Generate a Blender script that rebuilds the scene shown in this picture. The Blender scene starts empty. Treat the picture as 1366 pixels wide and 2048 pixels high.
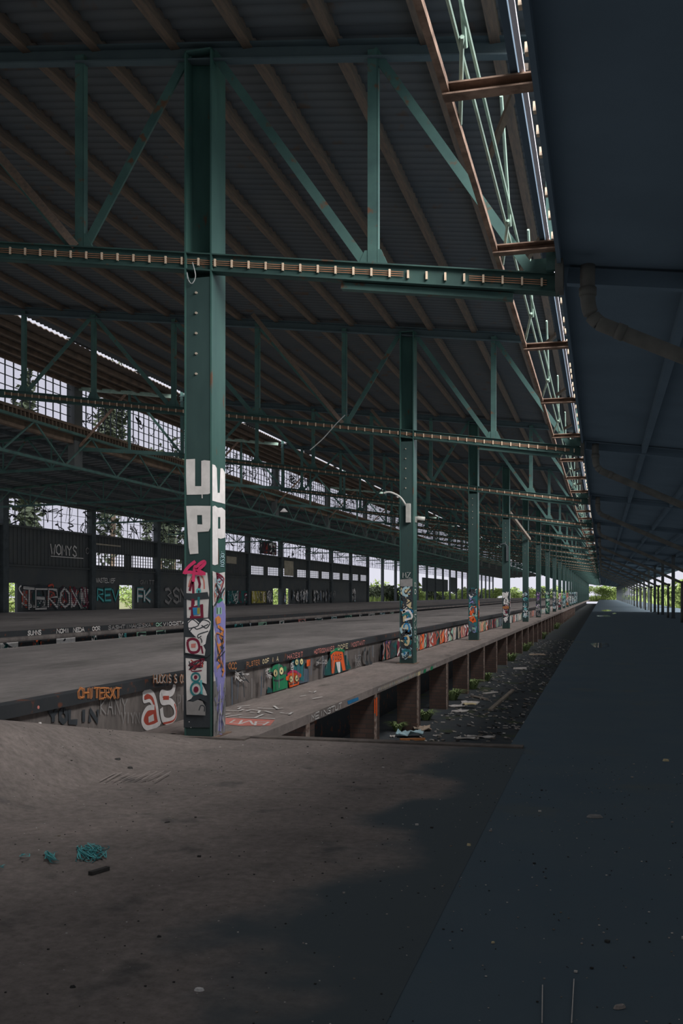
import bpy, math, random
from mathutils import Vector as V

# ------------------------------------------------------------------ setup
SC = bpy.context.scene
COL = SC.collection
F, CX, HY, EYE = 1991.0, 683.0, 1190.0, 1.6
TH = math.atan((1204 - CX) / F)
S, C = math.sin(TH), math.cos(TH)

def onX(px, py, X):
    a = (px - CX) / F
    D = X / (a * C - S)
    return V((X, D * (a * S + C), EYE - (py - HY) * D / F))
def onY(px, py, Y):
    a = (px - CX) / F
    D = Y / (C + a * S)
    return V((D * (a * C - S), Y, EYE - (py - HY) * D / F))
def onZ(px, py, Z):
    a = (px - CX) / F
    D = F * (EYE - Z) / (py - HY)
    return V((D * (a * C - S), D * (a * S + C), Z))

ORD = ['nearest', 'second', 'third', 'fourth', 'fifth', 'sixth', 'seventh', 'eighth', 'ninth', 'tenth', 'eleventh',
       'twelfth', 'thirteenth', 'fourteenth', 'fifteenth', 'sixteenth', 'seventeenth', 'eighteenth', 'nineteenth',
       'twentieth', 'twenty-first', 'twenty-second', 'twenty-third', 'twenty-fourth', 'twenty-fifth', 'twenty-sixth',
       'twenty-seventh', 'twenty-eighth', 'twenty-ninth', 'thirtieth', 'thirty-first', 'thirty-second', 'thirty-third',
       'thirty-fourth', 'thirty-fifth', 'thirty-sixth', 'thirty-seventh', 'thirty-eighth']

# ------------------------------------------------------------------ materials
def mat(name, col, rough=0.8, var=0.0, scale=4.0, col2=None, spots=None, metal=0.0, bump=0.0, spec=0.3, stretch=None, detail=6, grain=None):
    m = bpy.data.materials.new(name); m.use_nodes = True
    nt = m.node_tree; b = nt.nodes['Principled BSDF']
    b.inputs['Roughness'].default_value = rough
    b.inputs['Metallic'].default_value = metal
    b.inputs['Specular IOR Level'].default_value = spec
    base = (*col, 1)
    if var <= 0 and col2 is None:
        b.inputs['Base Color'].default_value = base
        return m
    tc = nt.nodes.new('ShaderNodeTexCoord')
    mp = nt.nodes.new('ShaderNodeMapping')
    nt.links.new(tc.outputs['Object'], mp.inputs['Vector'])
    if stretch: mp.inputs['Scale'].default_value = stretch
    n = nt.nodes.new('ShaderNodeTexNoise'); n.inputs['Scale'].default_value = scale
    n.inputs['Detail'].default_value = detail; n.inputs['Roughness'].default_value = 0.62
    nt.links.new(mp.outputs['Vector'], n.inputs['Vector'])
    r = nt.nodes.new('ShaderNodeValToRGB')
    c2 = col2 if col2 else tuple(c * (1 - var) for c in col)
    c1 = col if col2 else tuple(c * (1 + var) for c in col)
    r.color_ramp.elements[0].position = 0.32; r.color_ramp.elements[0].color = (*c2, 1)
    r.color_ramp.elements[1].position = 0.68; r.color_ramp.elements[1].color = (*c1, 1)
    nt.links.new(n.outputs['Fac'], r.inputs['Fac'])
    out = r.outputs['Color']
    if spots:
        scol, sscale, thr, soft = spots
        n2 = nt.nodes.new('ShaderNodeTexNoise'); n2.inputs['Scale'].default_value = sscale
        n2.inputs['Detail'].default_value = 5
        nt.links.new(mp.outputs['Vector'], n2.inputs['Vector'])
        r2 = nt.nodes.new('ShaderNodeValToRGB')
        r2.color_ramp.elements[0].position = thr; r2.color_ramp.elements[0].color = (0, 0, 0, 1)
        r2.color_ramp.elements[1].position = min(1, thr + soft); r2.color_ramp.elements[1].color = (1, 1, 1, 1)
        nt.links.new(n2.outputs['Fac'], r2.inputs['Fac'])
        mx = nt.nodes.new('ShaderNodeMix'); mx.data_type = 'RGBA'
        nt.links.new(r2.outputs['Color'], mx.inputs['Factor'])
        nt.links.new(out, mx.inputs['A']); mx.inputs['B'].default_value = (*scol, 1)
        out = mx.outputs['Result']
    if grain:
        gs, lo, hi = grain
        n3 = nt.nodes.new('ShaderNodeTexNoise'); n3.inputs['Scale'].default_value = gs; n3.inputs['Detail'].default_value = 7; n3.inputs['Roughness'].default_value = .75
        nt.links.new(mp.outputs['Vector'], n3.inputs['Vector'])
        r3 = nt.nodes.new('ShaderNodeMapRange'); r3.inputs['From Min'].default_value = .3; r3.inputs['From Max'].default_value = .7; r3.inputs['To Min'].default_value = lo; r3.inputs['To Max'].default_value = hi
        nt.links.new(n3.outputs['Fac'], r3.inputs['Value'])
        m3 = nt.nodes.new('ShaderNodeMix'); m3.data_type = 'RGBA'; m3.blend_type = 'MULTIPLY'; m3.inputs['Factor'].default_value = 1
        nt.links.new(out, m3.inputs['A']); nt.links.new(r3.outputs[0], m3.inputs['B']); out = m3.outputs['Result']
    nt.links.new(out, b.inputs['Base Color'])
    if bump > 0:
        bp = nt.nodes.new('ShaderNodeBump'); bp.inputs['Strength'].default_value = bump
        bp.inputs['Distance'].default_value = 0.02
        nt.links.new(n.outputs['Fac'], bp.inputs['Height'])
        nt.links.new(bp.outputs['Normal'], b.inputs['Normal'])
    return m

def brick_mat(name, c1, c2, mortar, rough=0.9):
    m = bpy.data.materials.new(name); m.use_nodes = True
    nt = m.node_tree; b = nt.nodes['Principled BSDF']; b.inputs['Roughness'].default_value = rough
    tc = nt.nodes.new('ShaderNodeTexCoord'); mp = nt.nodes.new('ShaderNodeMapping')
    mp.inputs['Rotation'].default_value = (math.pi / 2, 0, 0)
    br = nt.nodes.new('ShaderNodeTexBrick')
    br.inputs['Color1'].default_value = (*c1, 1); br.inputs['Color2'].default_value = (*c2, 1); br.inputs['Mortar'].default_value = (*mortar, 1)
    br.inputs['Scale'].default_value = 1.0; br.inputs['Brick Width'].default_value = .24; br.inputs['Row Height'].default_value = .08
    br.inputs['Mortar Size'].default_value = .008
    nt.links.new(tc.outputs['Object'], mp.inputs['Vector']); nt.links.new(mp.outputs['Vector'], br.inputs['Vector'])
    nt.links.new(br.outputs['Color'], b.inputs['Base Color'])
    return m

M = {}
M['green'] = mat('green_paint', (.052, .118, .104), .42, col2=(.034, .080, .074), scale=3, spots=((.10, .06, .04), 9, .66, .08), stretch=(1, 1, .35))
M['truss'] = mat('truss_paint', (.062, .128, .116), .5, col2=(.040, .082, .080), scale=2.5, spots=((.10, .06, .04), 7, .62, .08))
M['plate'] = mat('shaded_green_plate', (.034, .066, .064), .6, col2=(.024, .048, .048), scale=3, spots=((.05, .04, .03), 9, .68, .08), stretch=(1, 1, .35))  # column green darkened, the shade of the front face put into its colour
M['chord'] = mat('chord_paint', (.044, .092, .084), .55, col2=(.028, .058, .056), scale=2.5, spots=((.10, .06, .04), 7, .64, .08))
M['rim'] = mat('worn_rim', (.19, .165, .15), .9, col2=(.10, .09, .085), scale=5)
M['shaded'] = mat('shaded_steel', (.075, .105, .115), .8, col2=(.06, .085, .10), scale=3)  # dark tone puts the shade under the roof into the top chords' colour
M['pipe'] = mat('pale_green_pipe', (.30, .42, .36), .45, var=.2, scale=6)
M['tube'] = mat('galvanised_tube', (.74, .73, .82), .35, var=.08, scale=8)
M['rust'] = mat('rusty_steel', (.34, .235, .18), .6, col2=(.12, .08, .062), scale=6)
M['purlin'] = mat('purlin_timber', (.150, .108, .082), .85, col2=(.08, .07, .063), scale=5, stretch=(6, .6, 6))
M['deck'] = mat('roof_sheet', (.108, .114, .118), .9, col2=(.086, .098, .108), scale=1.1, spots=((.11, .085, .07), 3, .62, .1), spec=.1)
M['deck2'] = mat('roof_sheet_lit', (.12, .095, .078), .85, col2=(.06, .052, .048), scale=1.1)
M['black'] = mat('dark_roof', (.088, .125, .163), .95, var=.08, scale=.6, spec=.05)
M['apron'] = mat('apron_concrete', (.235, .205, .193), .92, col2=(.165, .147, .140), scale=1.3, spots=((.095, .092, .092), 2.2, .60, .16), bump=.5, spec=.15, detail=9, grain=(14, .70, 1.30))
M['plat'] = mat('platform_concrete', (.205, .190, .187), .9, col2=(.135, .128, .126), scale=.8, spots=((.10, .095, .093), .35, .58, .1), bump=.2, spec=.2, stretch=(1.6, .5, 1), detail=8, grain=(5, .8, 1.2))
M['ledge'] = mat('ledge_concrete', (.285, .245, .230), .92, col2=(.18, .16, .152), scale=1.2, spots=((.10, .09, .085), 1.1, .62, .12), bump=.25, spec=.15, stretch=(2, .6, 1), detail=8, grain=(7, .78, 1.22))
M['wallc'] = mat('wall_concrete', (.175, .155, .148), .9, col2=(.085, .078, .076), scale=1.6, stretch=(1, 1, .35), spots=((.05, .047, .046), 2.5, .60, .12), grain=(9, .75, 1.25))
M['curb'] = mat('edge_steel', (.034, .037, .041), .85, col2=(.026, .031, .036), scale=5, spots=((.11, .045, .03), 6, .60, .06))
M['asphalt'] = mat('asphalt', (.094, .124, .148), .95, col2=(.082, .114, .144), scale=1.0, spots=((.105, .125, .13), .9, .60, .14), spec=.05, bump=.2, detail=9)
M['dirt'] = mat('pit_soil', (.066, .07, .074), .95, col2=(.042, .054, .064), scale=3, spots=((.06, .075, .04), 1.2, .58, .1), bump=.6)
M['brick'] = brick_mat('pier_brick', (.085, .052, .043), (.062, .042, .036), (.045, .04, .038))
M['pier_edge'] = mat('pier_lit_edge', (.40, .33, .29), .9, col2=(.10, .055, .042), scale=14)  # pale tone paints the light along the right edge of each pier
M['sheet'] = mat('wall_sheet', (.092, .098, .098), .85, col2=(.07, .08, .088), scale=.9)
M['mull'] = mat('window_bar', (.065, .078, .086), .8, var=.2, scale=3)
M['sill'] = mat('window_sill_rust', (.17, .12, .09), .8, col2=(.08, .065, .055), scale=3)
M['cable'] = mat('copper_cable', (.34, .17, .10), .5, var=.2, scale=9)
M['clip'] = mat('cable_clip', (.62, .50, .38), .5, var=.15, scale=9)
M['bolt'] = mat('bolt_metal', (.55, .48, .40), .35, metal=.4, var=.1, scale=9)
M['wire'] = mat('grey_wire', (.34, .36, .36), .5, var=.1, scale=9)
M['pvc'] = mat('grey_downpipe', (.115, .115, .108), .6, col2=(.07, .072, .07), scale=4)
M['board'] = mat('weathered_board', (.30, .26, .22), .9, col2=(.16, .14, .12), scale=4)
M['paper'] = mat('litter_paper', (.55, .52, .50), .9, var=.2, scale=9)
M['card'] = mat('litter_cardboard', (.42, .34, .27), .9, var=.2, scale=6)
M['leaf'] = mat('leaf_green', (.26, .34, .10), .7, col2=(.10, .16, .045), scale=1.2)
M['leafd'] = mat('leaf_dark', (.045, .06, .035), .8, col2=(.025, .035, .022), scale=1.2)
M['weed'] = mat('weed_green', (.26, .36, .15), .8, col2=(.15, .20, .09), scale=8)
M['bark'] = mat('bark', (.10, .075, .055), .9, var=.3, scale=5)
M['stone'] = mat('stone_chip', (.36, .33, .31), .9, var=.3, scale=12)
M['char'] = mat('charred_wood', (.05, .05, .05), .9, var=.3, scale=9)
M['ground'] = mat('outside_ground', (.17, .18, .09), .95, col2=(.09, .10, .05), scale=.3)
M['louvre'] = mat('faded_louvre', (.42, .38, .30), .8, col2=(.26, .24, .2), scale=2)
M['lamp'] = mat('lamp_grey', (.40, .40, .38), .5, var=.2, scale=6)

def pm(n, c, rough=.65):
    M['p_' + n] = mat('paint_' + n, c, rough, var=.12, scale=7)
pm('white', (.74, .72, .72)); pm('offwhite', (.60, .585, .575)); pm('black', (.040, .048, .056)); pm('pink', (.62, .045, .14)); pm('crimson', (.17, .018, .042))
pm('cyan', (.10, .42, .44)); pm('teal', (.03, .17, .19)); pm('lav', (.27, .26, .56)); pm('orange', (.68, .26, .085))
pm('vorange', (.75, .12, .03)); pm('red', (.45, .08, .055)); pm('green', (.02, .22, .10)); pm('dkteal', (.012, .085, .085)); pm('yellow', (.80, .72, .36))
pm('cream', (.62, .52, .32)); pm('blue', (.03, .20, .42)); pm('ltblue', (.36, .52, .58)); pm('purple', (.17, .065, .27)); pm('grey', (.25, .245, .245)); pm('rose', (.55, .20, .17))
pm('mint', (.30, .52, .40)); pm('olive', (.30, .27, .05)); pm('rustpaint', (.36, .15, .06)); pm('colgreen', (.055, .12, .105)); pm('slate', (.09, .12, .16)); pm('chalk', (.33, .29, .275))

def glass_mat():
    m = bpy.data.materials.new('window_glass'); m.use_nodes = True
    nt = m.node_tree; nt.nodes.clear()
    o = nt.nodes.new('ShaderNodeOutputMaterial'); t = nt.nodes.new('ShaderNodeBsdfTransparent'); g = nt.nodes.new('ShaderNodeBsdfGlossy')
    t.inputs['Color'].default_value = (.93, .93, .95, 1); g.inputs['Roughness'].default_value = .15
    x = nt.nodes.new('ShaderNodeMixShader'); x.inputs[0].default_value = .05
    nt.links.new(t.outputs[0], x.inputs[1]); nt.links.new(g.outputs[0], x.inputs[2]); nt.links.new(x.outputs[0], o.inputs[0])
    return m
M['glass'] = glass_mat()
def water_mat():
    m = bpy.data.materials.new('puddle_water'); m.use_nodes = True
    b = m.node_tree.nodes['Principled BSDF']
    b.inputs['Base Color'].default_value = (.03, .035, .04, 1); b.inputs['Roughness'].default_value = .03; b.inputs['Specular IOR Level'].default_value = .8
    return m
M['water'] = water_mat()

def groove_shade(name, period, lo):  # paints the light and shade of the corrugation into the sheet colour
    nt = M[name].node_tree; b = nt.nodes['Principled BSDF']; src = b.inputs['Base Color'].links[0].from_socket
    tc = nt.nodes.new('ShaderNodeTexCoord'); sp = nt.nodes.new('ShaderNodeSeparateXYZ'); nt.links.new(tc.outputs['Object'], sp.inputs[0])
    m = nt.nodes.new('ShaderNodeMath'); m.operation = 'MULTIPLY'; m.inputs[1].default_value = 2 * math.pi / period; nt.links.new(sp.outputs['Y'], m.inputs[0])
    c = nt.nodes.new('ShaderNodeMath'); c.operation = 'COSINE'; nt.links.new(m.outputs[0], c.inputs[0])
    r = nt.nodes.new('ShaderNodeMapRange'); r.inputs['From Min'].default_value = -1; r.inputs['To Min'].default_value = lo; r.inputs['To Max'].default_value = 1.15; nt.links.new(c.outputs[0], r.inputs['Value'])
    x = nt.nodes.new('ShaderNodeMix'); x.data_type = 'RGBA'; x.blend_type = 'MULTIPLY'; x.inputs['Factor'].default_value = 1
    nt.links.new(src, x.inputs['A']); nt.links.new(r.outputs[0], x.inputs['B']); nt.links.new(x.outputs['Result'], b.inputs['Base Color'])
groove_shade('deck', .21, .55); groove_shade('deck2', .3, .7)

# ------------------------------------------------------------------ mesh builder
class MB:
    def __init__(s): s.v = []; s.f = []; s.m = []; s.mats = []
    def mi(s, m):
        if m is None: return 0
        if m not in s.mats: s.mats.append(m)
        return s.mats.index(m)
    def poly(s, pts, m=None):
        i = len(s.v); s.v += [tuple(p) for p in pts]; s.f.append(tuple(range(i, i + len(pts)))); s.m.append(s.mi(m))
    def hexa(s, p, m=None):      # p: 8 points, bottom 4 then top 4
        i = len(s.v); s.v += [tuple(q) for q in p]; k = s.mi(m)
        for f in ((0, 3, 2, 1), (4, 5, 6, 7), (0, 1, 5, 4), (1, 2, 6, 5), (2, 3, 7, 6), (3, 0, 4, 7)):
            s.f.append(tuple(i + q for q in f)); s.m.append(k)
        return s
    def box(s, x0, x1, y0, y1, z0, z1, m=None):
        s.hexa([(x0, y0, z0), (x1, y0, z0), (x1, y1, z0), (x0, y1, z0), (x0, y0, z1), (x1, y0, z1), (x1, y1, z1), (x0, y1, z1)], m)
        return s
    def bar(s, p, q, w, h, up=(0, 0, 1), m=None):
        p, q = V(p), V(q); t = (q - p).normalized(); up = V(up)
        if abs(t.dot(up)) > .98: up = V((0, 1, 0))
        a = t.cross(up).normalized() * (w / 2); b = a.cross(t).normalized() * (h / 2)
        s.hexa([p - a - b, p + a - b, q + a - b, q - a - b, p - a + b, p + a + b, q + a + b, q - a + b], m)
        return s
    def tube(s, pts, r, n=8, m=None):
        pts = [V(p) for p in pts]; k = s.mi(m); rings = []
        for i, p in enumerate(pts):
            t = (pts[min(i + 1, len(pts) - 1)] - pts[max(i - 1, 0)]).normalized()
            up = V((0, 0, 1)) if abs(t.z) < .9 else V((0, 1, 0))
            a = t.cross(up).normalized(); b = a.cross(t)
            j = len(s.v)
            for q in range(n):
                w = 2 * math.pi * q / n; s.v.append(tuple(p + a * math.cos(w) * r + b * math.sin(w) * r))
            rings.append(j)
        for j0, j1 in zip(rings, rings[1:]):
            for q in range(n):
                s.f.append((j0 + q, j0 + (q + 1) % n, j1 + (q + 1) % n, j1 + q)); s.m.append(k)
        s.f.append(tuple(rings[0] + q for q in range(n))[::-1]); s.m.append(k)
        s.f.append(tuple(rings[-1] + q for q in range(n))); s.m.append(k)
        return s
    def channel(s, p, q, w, h, t=.018, m=None, side=-1):   # a C section: vertical web plus two flanges, along p-q, open towards side*(t x up)
        p, q = V(p), V(q); d = (q - p).normalized(); a = d.cross(V((0, 0, 1))).normalized() * side
        b = V((0, 0, 1))
        off = a * (-w / 2 + t / 2)
        s.bar(p + off, q + off, t, h, m=m)
        for sg in (-1, 1):
            o = b * sg * (h / 2 - t / 2) + a * (t / 2)
            s.bar(p + o, q + o, w - t, t, m=m)
        return s
    def build(s, name, m=None, parent=None, smooth=False):
        me = bpy.data.meshes.new(name); me.from_pydata(s.v, [], s.f)
        ms = s.mats if s.mats else [m]
        for x in ms: me.materials.append(M[x] if isinstance(x, str) else x)
        if len(ms) > 1: me.polygons.foreach_set('material_index', s.m)
        if smooth: me.polygons.foreach_set('use_smooth', [True] * len(me.polygons))
        me.update()
        o = bpy.data.objects.new(name, me); COL.objects.link(o)
        if parent is not None:
            o.parent = parent; o.matrix_parent_inverse = parent.matrix_basis.inverted()
        return o

def tag(o, label=None, cat=None, group=None, kind=None):
    if label: o['label'] = label
    if cat: o['category'] = cat
    if group: o['group'] = group
    if kind: o['kind'] = kind
    return o
def thing(name, loc, label, cat, group=None):
    o = bpy.data.objects.new(name, None); COL.objects.link(o); o.location = loc; o.empty_display_size = .1
    bpy.context.view_layer.update()
    return tag(o, label, cat, group)
def struct(o, label, cat='structure'):
    return tag(o, label, cat, None, 'structure')
def copy_tree(o, delta, label=None, parent=None):
    c = o.copy(); COL.objects.link(c)
    if parent is None: c.location = V(o.location) + V(delta)
    else:
        c.parent = parent; c.matrix_parent_inverse = o.matrix_parent_inverse.copy()
    if label: c['label'] = label
    for ch in list(o.children): copy_tree(ch, delta, None, c)
    return c

class Paint(MB):
    def __init__(s, nrm, base=.004): super().__init__(); s.n = V(nrm); s.off = base
    def layer(s): s.off += .0007
    def fill(s, pts, m):
        s.layer(); s.poly([V(p) + s.n * s.off for p in pts], m)
    def line(s, pts, w, m, closed=False):
        s.layer(); pts = [V(p) for p in pts]
        if len(pts) < 2: return
        if closed: pts = pts + [pts[0]]
        k = s.mi(m); j = len(s.v)
        for i, p in enumerate(pts):
            t = pts[min(i + 1, len(pts) - 1)] - pts[max(i - 1, 0)]
            if t.length < 1e-9: t = V((0, 0, 1))
            sd = s.n.cross(t.normalized()) * w / 2
            s.v.append(tuple(p + sd + s.n * s.off)); s.v.append(tuple(p - sd + s.n * s.off))
        for i in range(len(pts) - 1):
            a = j + 2 * i; s.f.append((a, a + 1, a + 3, a + 2)); s.m.append(k)

def smooth_pts(pts, n=6, closed=False):
    out = []; P = [V(p) for p in pts]; N = len(P)
    for i in range(N if closed else N - 1):
        p0 = P[(i - 1) % N] if closed or i > 0 else P[i]
        p1, p2 = P[i], P[(i + 1) % N]
        p3 = P[(i + 2) % N] if closed or i + 2 < N else p2
        for k in range(n):
            t = k / n
            out.append(.5 * ((2 * p1) + (p2 - p0) * t + (2 * p0 - 5 * p1 + 4 * p2 - p3) * t * t + (3 * p1 - p0 - 3 * p2 + p3) * t ** 3))
    if not closed: out.append(P[-1])
    return out

GL = {'A': [[(0, 0), (.5, 1), (1, 0)], [(.2, .4), (.8, .4)]], 'B': [[(0, 0), (0, 1), (.8, .95), (.85, .6), (0, .52), (.95, .45), (.9, .05), (0, 0)]],
      'C': [[(1, .85), (.5, 1), (0, .6), (.1, .15), (.6, 0), (1, .15)]], 'D': [[(0, 0), (0, 1), (.7, .9), (1, .5), (.7, .08), (0, 0)]],
      'E': [[(1, 1), (0, 1), (0, 0), (1, 0)], [(0, .5), (.8, .5)]], 'F': [[(1, 1), (0, 1), (0, 0)], [(0, .5), (.8, .5)]],
      'G': [[(1, .85), (.5, 1), (0, .6), (.1, .15), (.6, 0), (1, .2), (1, .45), (.6, .45)]], 'H': [[(0, 0), (0, 1)], [(1, 0), (1, 1)], [(0, .5), (1, .5)]],
      'I': [[(.5, 0), (.5, 1)]], 'K': [[(0, 0), (0, 1)], [(1, 1), (0, .45), (1, 0)]], 'L': [[(0, 1), (0, 0), (1, 0)]], 'M': [[(0, 0), (.1, 1), (.5, .4), (.9, 1), (1, 0)]],
      'N': [[(0, 0), (0, 1), (1, 0), (1, 1)]], 'O': [[(.5, 1), (.05, .75), (.05, .25), (.5, 0), (.95, .25), (.95, .75), (.5, 1)]],
      'P': [[(0, 0), (0, 1), (.8, .95), (.85, .55), (0, .45)]], 'R': [[(0, 0), (0, 1), (.8, .95), (.85, .6), (0, .48), (.9, 0)]],
      'S': [[(.95, .85), (.5, 1), (.1, .8), (.3, .55), (.8, .45), (.9, .15), (.5, 0), (.05, .15)]], 'T': [[(0, 1), (1, 1)], [(.5, 1), (.5, 0)]],
      'U': [[(0, 1), (.05, .15), (.5, 0), (.95, .15), (1, 1)]], 'V': [[(0, 1), (.5, 0), (1, 1)]], 'W': [[(0, 1), (.25, 0), (.5, .6), (.75, 0), (1, 1)]],
      'X': [[(0, 0), (1, 1)], [(0, 1), (1, 0)]], 'Y': [[(0, 1), (.5, .5), (1, 1)], [(.5, .5), (.5, 0)]], 'Z': [[(0, 1), (1, 1), (0, 0), (1, 0)]],
      '0': [[(.5, 1), (.1, .75), (.1, .25), (.5, 0), (.9, .25), (.9, .75), (.5, 1)]], '1': [[(.2, .8), (.5, 1), (.5, 0)]], '2': [[(.05, .8), (.5, 1), (.95, .75), (.05, 0), (1, 0)]],
      '3': [[(.05, .9), (.5, 1), (.9, .75), (.4, .52), (.95, .25), (.5, 0), (.05, .1)]], '4': [[(.7, 0), (.7, 1), (0, .35), (1, .35)]], '5': [[(.9, 1), (.1, 1), (.1, .55), (.8, .6), (.95, .25), (.5, 0), (.05, .1)]],
      '7': [[(0, 1), (1, 1), (.3, 0)]], ':': [[(.5, .7), (.5, .6)], [(.5, .3), (.5, .2)]], '-': [[(.1, .5), (.9, .5)]], ' ': []}
def text(P, fn, s, u0, v0, u1, v1, w, m, rng=None, gap=.28):
    n = len(s); cw = (u1 - u0) / (n + gap * (n - 1)) if n > 1 else (u1 - u0)
    for i, ch in enumerate(s):
        x = u0 + i * cw * (1 + gap)
        for st in GL.get(ch, []):
            pts = []
            for a, b in st:
                j = (rng.uniform(-.05, .05), rng.uniform(-.05, .05)) if rng else (0, 0)
                pts.append(fn(x + (a + j[0]) * cw, v0 + (b + j[1]) * (v1 - v0)))
            P.line(pts, w, m)

def blob(fn, u, v, ru, rv, rng=None, n=14, jit=.12):
    out = []
    for i in range(n):
        a = 2 * math.pi * i / n; k = 1 + (rng.uniform(-jit, jit) if rng else 0)
        out.append(fn(u + math.cos(a) * ru * k, v + math.sin(a) * rv * k))
    return out

def scrawl(P, fn, u0, u1, v0, v1, pal, rng, cell=None, bg=None, lw=.035):
    """free lettering filling a rectangle of a wall: pieces with outlines, arcs and highlights"""
    if bg: P.fill([fn(u0, v0), fn(u1, v0), fn(u1, v1 - rng.uniform(0, .05)), fn((u0 + u1) / 2, v1), fn(u0, v1 - rng.uniform(0, .08))], bg)
    W, H = u1 - u0, v1 - v0
    cell = cell or min(W, H)
    nu, nv = max(1, round(W / cell)), max(1, round(H / cell))
    for i in range(nu):
        for j in range(nv):
            cu, cv = u0 + (i + .5) * W / nu, v0 + (j + .5) * H / nv
            a, b = W / nu * .5, H / nv * .55
            def cl(u, v): return fn(max(u0, min(u1, u)), max(v0, min(v1, v)))
            c = rng.choice(pal)
            ang = rng.uniform(0, 6.28)
            P.fill(blob(cl, cu + rng.uniform(-.2, .2) * a, cv + rng.uniform(-.2, .2) * b, a * rng.uniform(.55, .9), b * rng.uniform(.5, .85), rng, 9, .3), c)
            for k in range(rng.randint(3, 5)):
                m = rng.choice(pal + ['p_black', 'p_black', 'p_white'])
                n = rng.randint(3, 6); pts = []
                for q in range(n):
                    pts.append(cl(cu + rng.uniform(-1, 1) * a, cv + rng.uniform(-1, 1) * b))
                P.line(smooth_pts(pts, 4), lw * rng.uniform(.5, 1.3), m)
            r0, r1 = rng.uniform(.3, .8), rng.uniform(.3, .8)
            arc = [cl(cu + math.cos(ang + t * .55) * a * r0, cv + math.sin(ang + t * .55) * b * r1) for t in range(8)]
            P.line(arc, lw * rng.uniform(.7, 1.3), rng.choice(['p_white', 'p_black'] + pal))

# ------------------------------------------------------------------ key dimensions
CY0, BAY, NB = 10.42, 12.35, 28          # front of the first column, bay length, number of bays
CXL, CXR, CD = -4.56, -4.23, .42         # column faces
def zb(X): return 5.34 - .14 * (X + 4.3)     # bottom chord
def zt(X): return 7.73 - .12 * (X + 4.3)     # top chord
def zp(X): return zt(X) + .15                # purlin centre
def zd(X): return zt(X) + .25                # deck
YA, YE = -14.0, CY0 + BAY * (NB - 1) + 3     # roof length
WX = -5.2                                    # platform wall
LX = -3.8                                    # ledge edge
PZ = .6                                      # platform level
PIT = -1.3
rnd = random.Random(7)
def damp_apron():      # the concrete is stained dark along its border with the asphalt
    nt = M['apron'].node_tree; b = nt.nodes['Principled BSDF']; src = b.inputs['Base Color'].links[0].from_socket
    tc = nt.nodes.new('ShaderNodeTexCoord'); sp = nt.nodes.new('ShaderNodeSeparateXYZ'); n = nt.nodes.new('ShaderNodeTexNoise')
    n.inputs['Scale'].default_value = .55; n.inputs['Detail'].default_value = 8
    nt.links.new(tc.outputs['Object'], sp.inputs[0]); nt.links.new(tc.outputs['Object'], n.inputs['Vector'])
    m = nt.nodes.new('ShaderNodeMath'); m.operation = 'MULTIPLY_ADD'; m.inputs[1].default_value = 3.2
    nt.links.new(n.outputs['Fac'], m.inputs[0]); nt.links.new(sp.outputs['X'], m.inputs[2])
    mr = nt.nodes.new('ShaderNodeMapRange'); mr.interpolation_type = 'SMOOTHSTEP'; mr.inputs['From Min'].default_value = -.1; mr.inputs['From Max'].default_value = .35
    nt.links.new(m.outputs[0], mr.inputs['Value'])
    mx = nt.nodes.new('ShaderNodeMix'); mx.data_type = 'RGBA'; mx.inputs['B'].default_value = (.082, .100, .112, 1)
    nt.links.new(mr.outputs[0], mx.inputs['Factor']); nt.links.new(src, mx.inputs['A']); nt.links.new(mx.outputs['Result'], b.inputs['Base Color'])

# ------------------------------------------------------------------ floors
def apron_z(X, Y):
    t = max(0, min(1, (-4.05 - X) / 1.15)); t = t * t * (3 - 2 * t)
    return max(0, min(PZ, .175 * (10.62 - Y))) * t
b = MB(); xs = [-5.2 + i * .1 for i in range(23)] + [-2.8 + i * .3 for i in range(7)] + [-.78]; ys = [-14, -8, -4, 0] + [1 + i * .25 for i in range(39)] + [10.62]
for y in ys:
    for x in xs: b.v.append((x, y, apron_z(x, y)))
n = len(xs)
for j in range(len(ys) - 1):
    for i in range(n - 1): b.f.append((j * n + i, j * n + i + 1, (j + 1) * n + i + 1, (j + 1) * n + i)); b.m.append(0)
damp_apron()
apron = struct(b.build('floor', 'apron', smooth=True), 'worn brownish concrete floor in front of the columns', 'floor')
struct(MB().box(-1.1, 9, -14, 10.62, -.3, -.002).box(-.95, 9, 10.62, 345, -1.4, -.004).build('walkway', 'asphalt'), 'dark asphalt walkway under the black canopy on the right', 'walkway')
struct(MB().box(WX, LX, 10.62, YE, -.12, 0).build('ledge', 'ledge'), 'narrow concrete ledge that carries the row of green columns', 'ledge')
pl = struct(MB().box(-10.7, WX - .06, -14, YE, -.3, PZ).build('platform', 'plat'), 'wide grey raised concrete platform behind the ledge', 'platform')
struct(MB().box(-33.2, -15.6, -14, YE, -.3, PZ).build('platform', 'plat'), 'far raised concrete platform in front of the graffiti covered wall', 'platform')
struct(MB().box(-15.6, -10.7, -14, YE, -.4, -.3).build('trench_floor', 'dirt'), 'dark bottom of the trench between the two platforms', 'floor')
struct(MB().box(WX, -.95, 10.62, YE, PIT - .15, PIT).build('pit_floor', 'dirt'), 'dark littered ground of the pit beside the ledge', 'floor')
struct(MB().box(-3.75, -.95, 10.42, 10.62, PIT, -.012).build('wall_pit', 'wallc'), 'concrete end wall of the littered pit', 'wall')
g = MB(); g.box(-400, -33.4, -60, 700, -.6, -.35); g.box(9, 300, -60, 700, -.6, -.35); g.box(-33.4, 9, 345, 700, -.6, -.35); g.box(-33.4, -5.2, YE, 345, -.6, -.35)
struct(g.build('ground', 'ground'), 'overgrown green ground outside the hall', 'ground')

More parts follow.
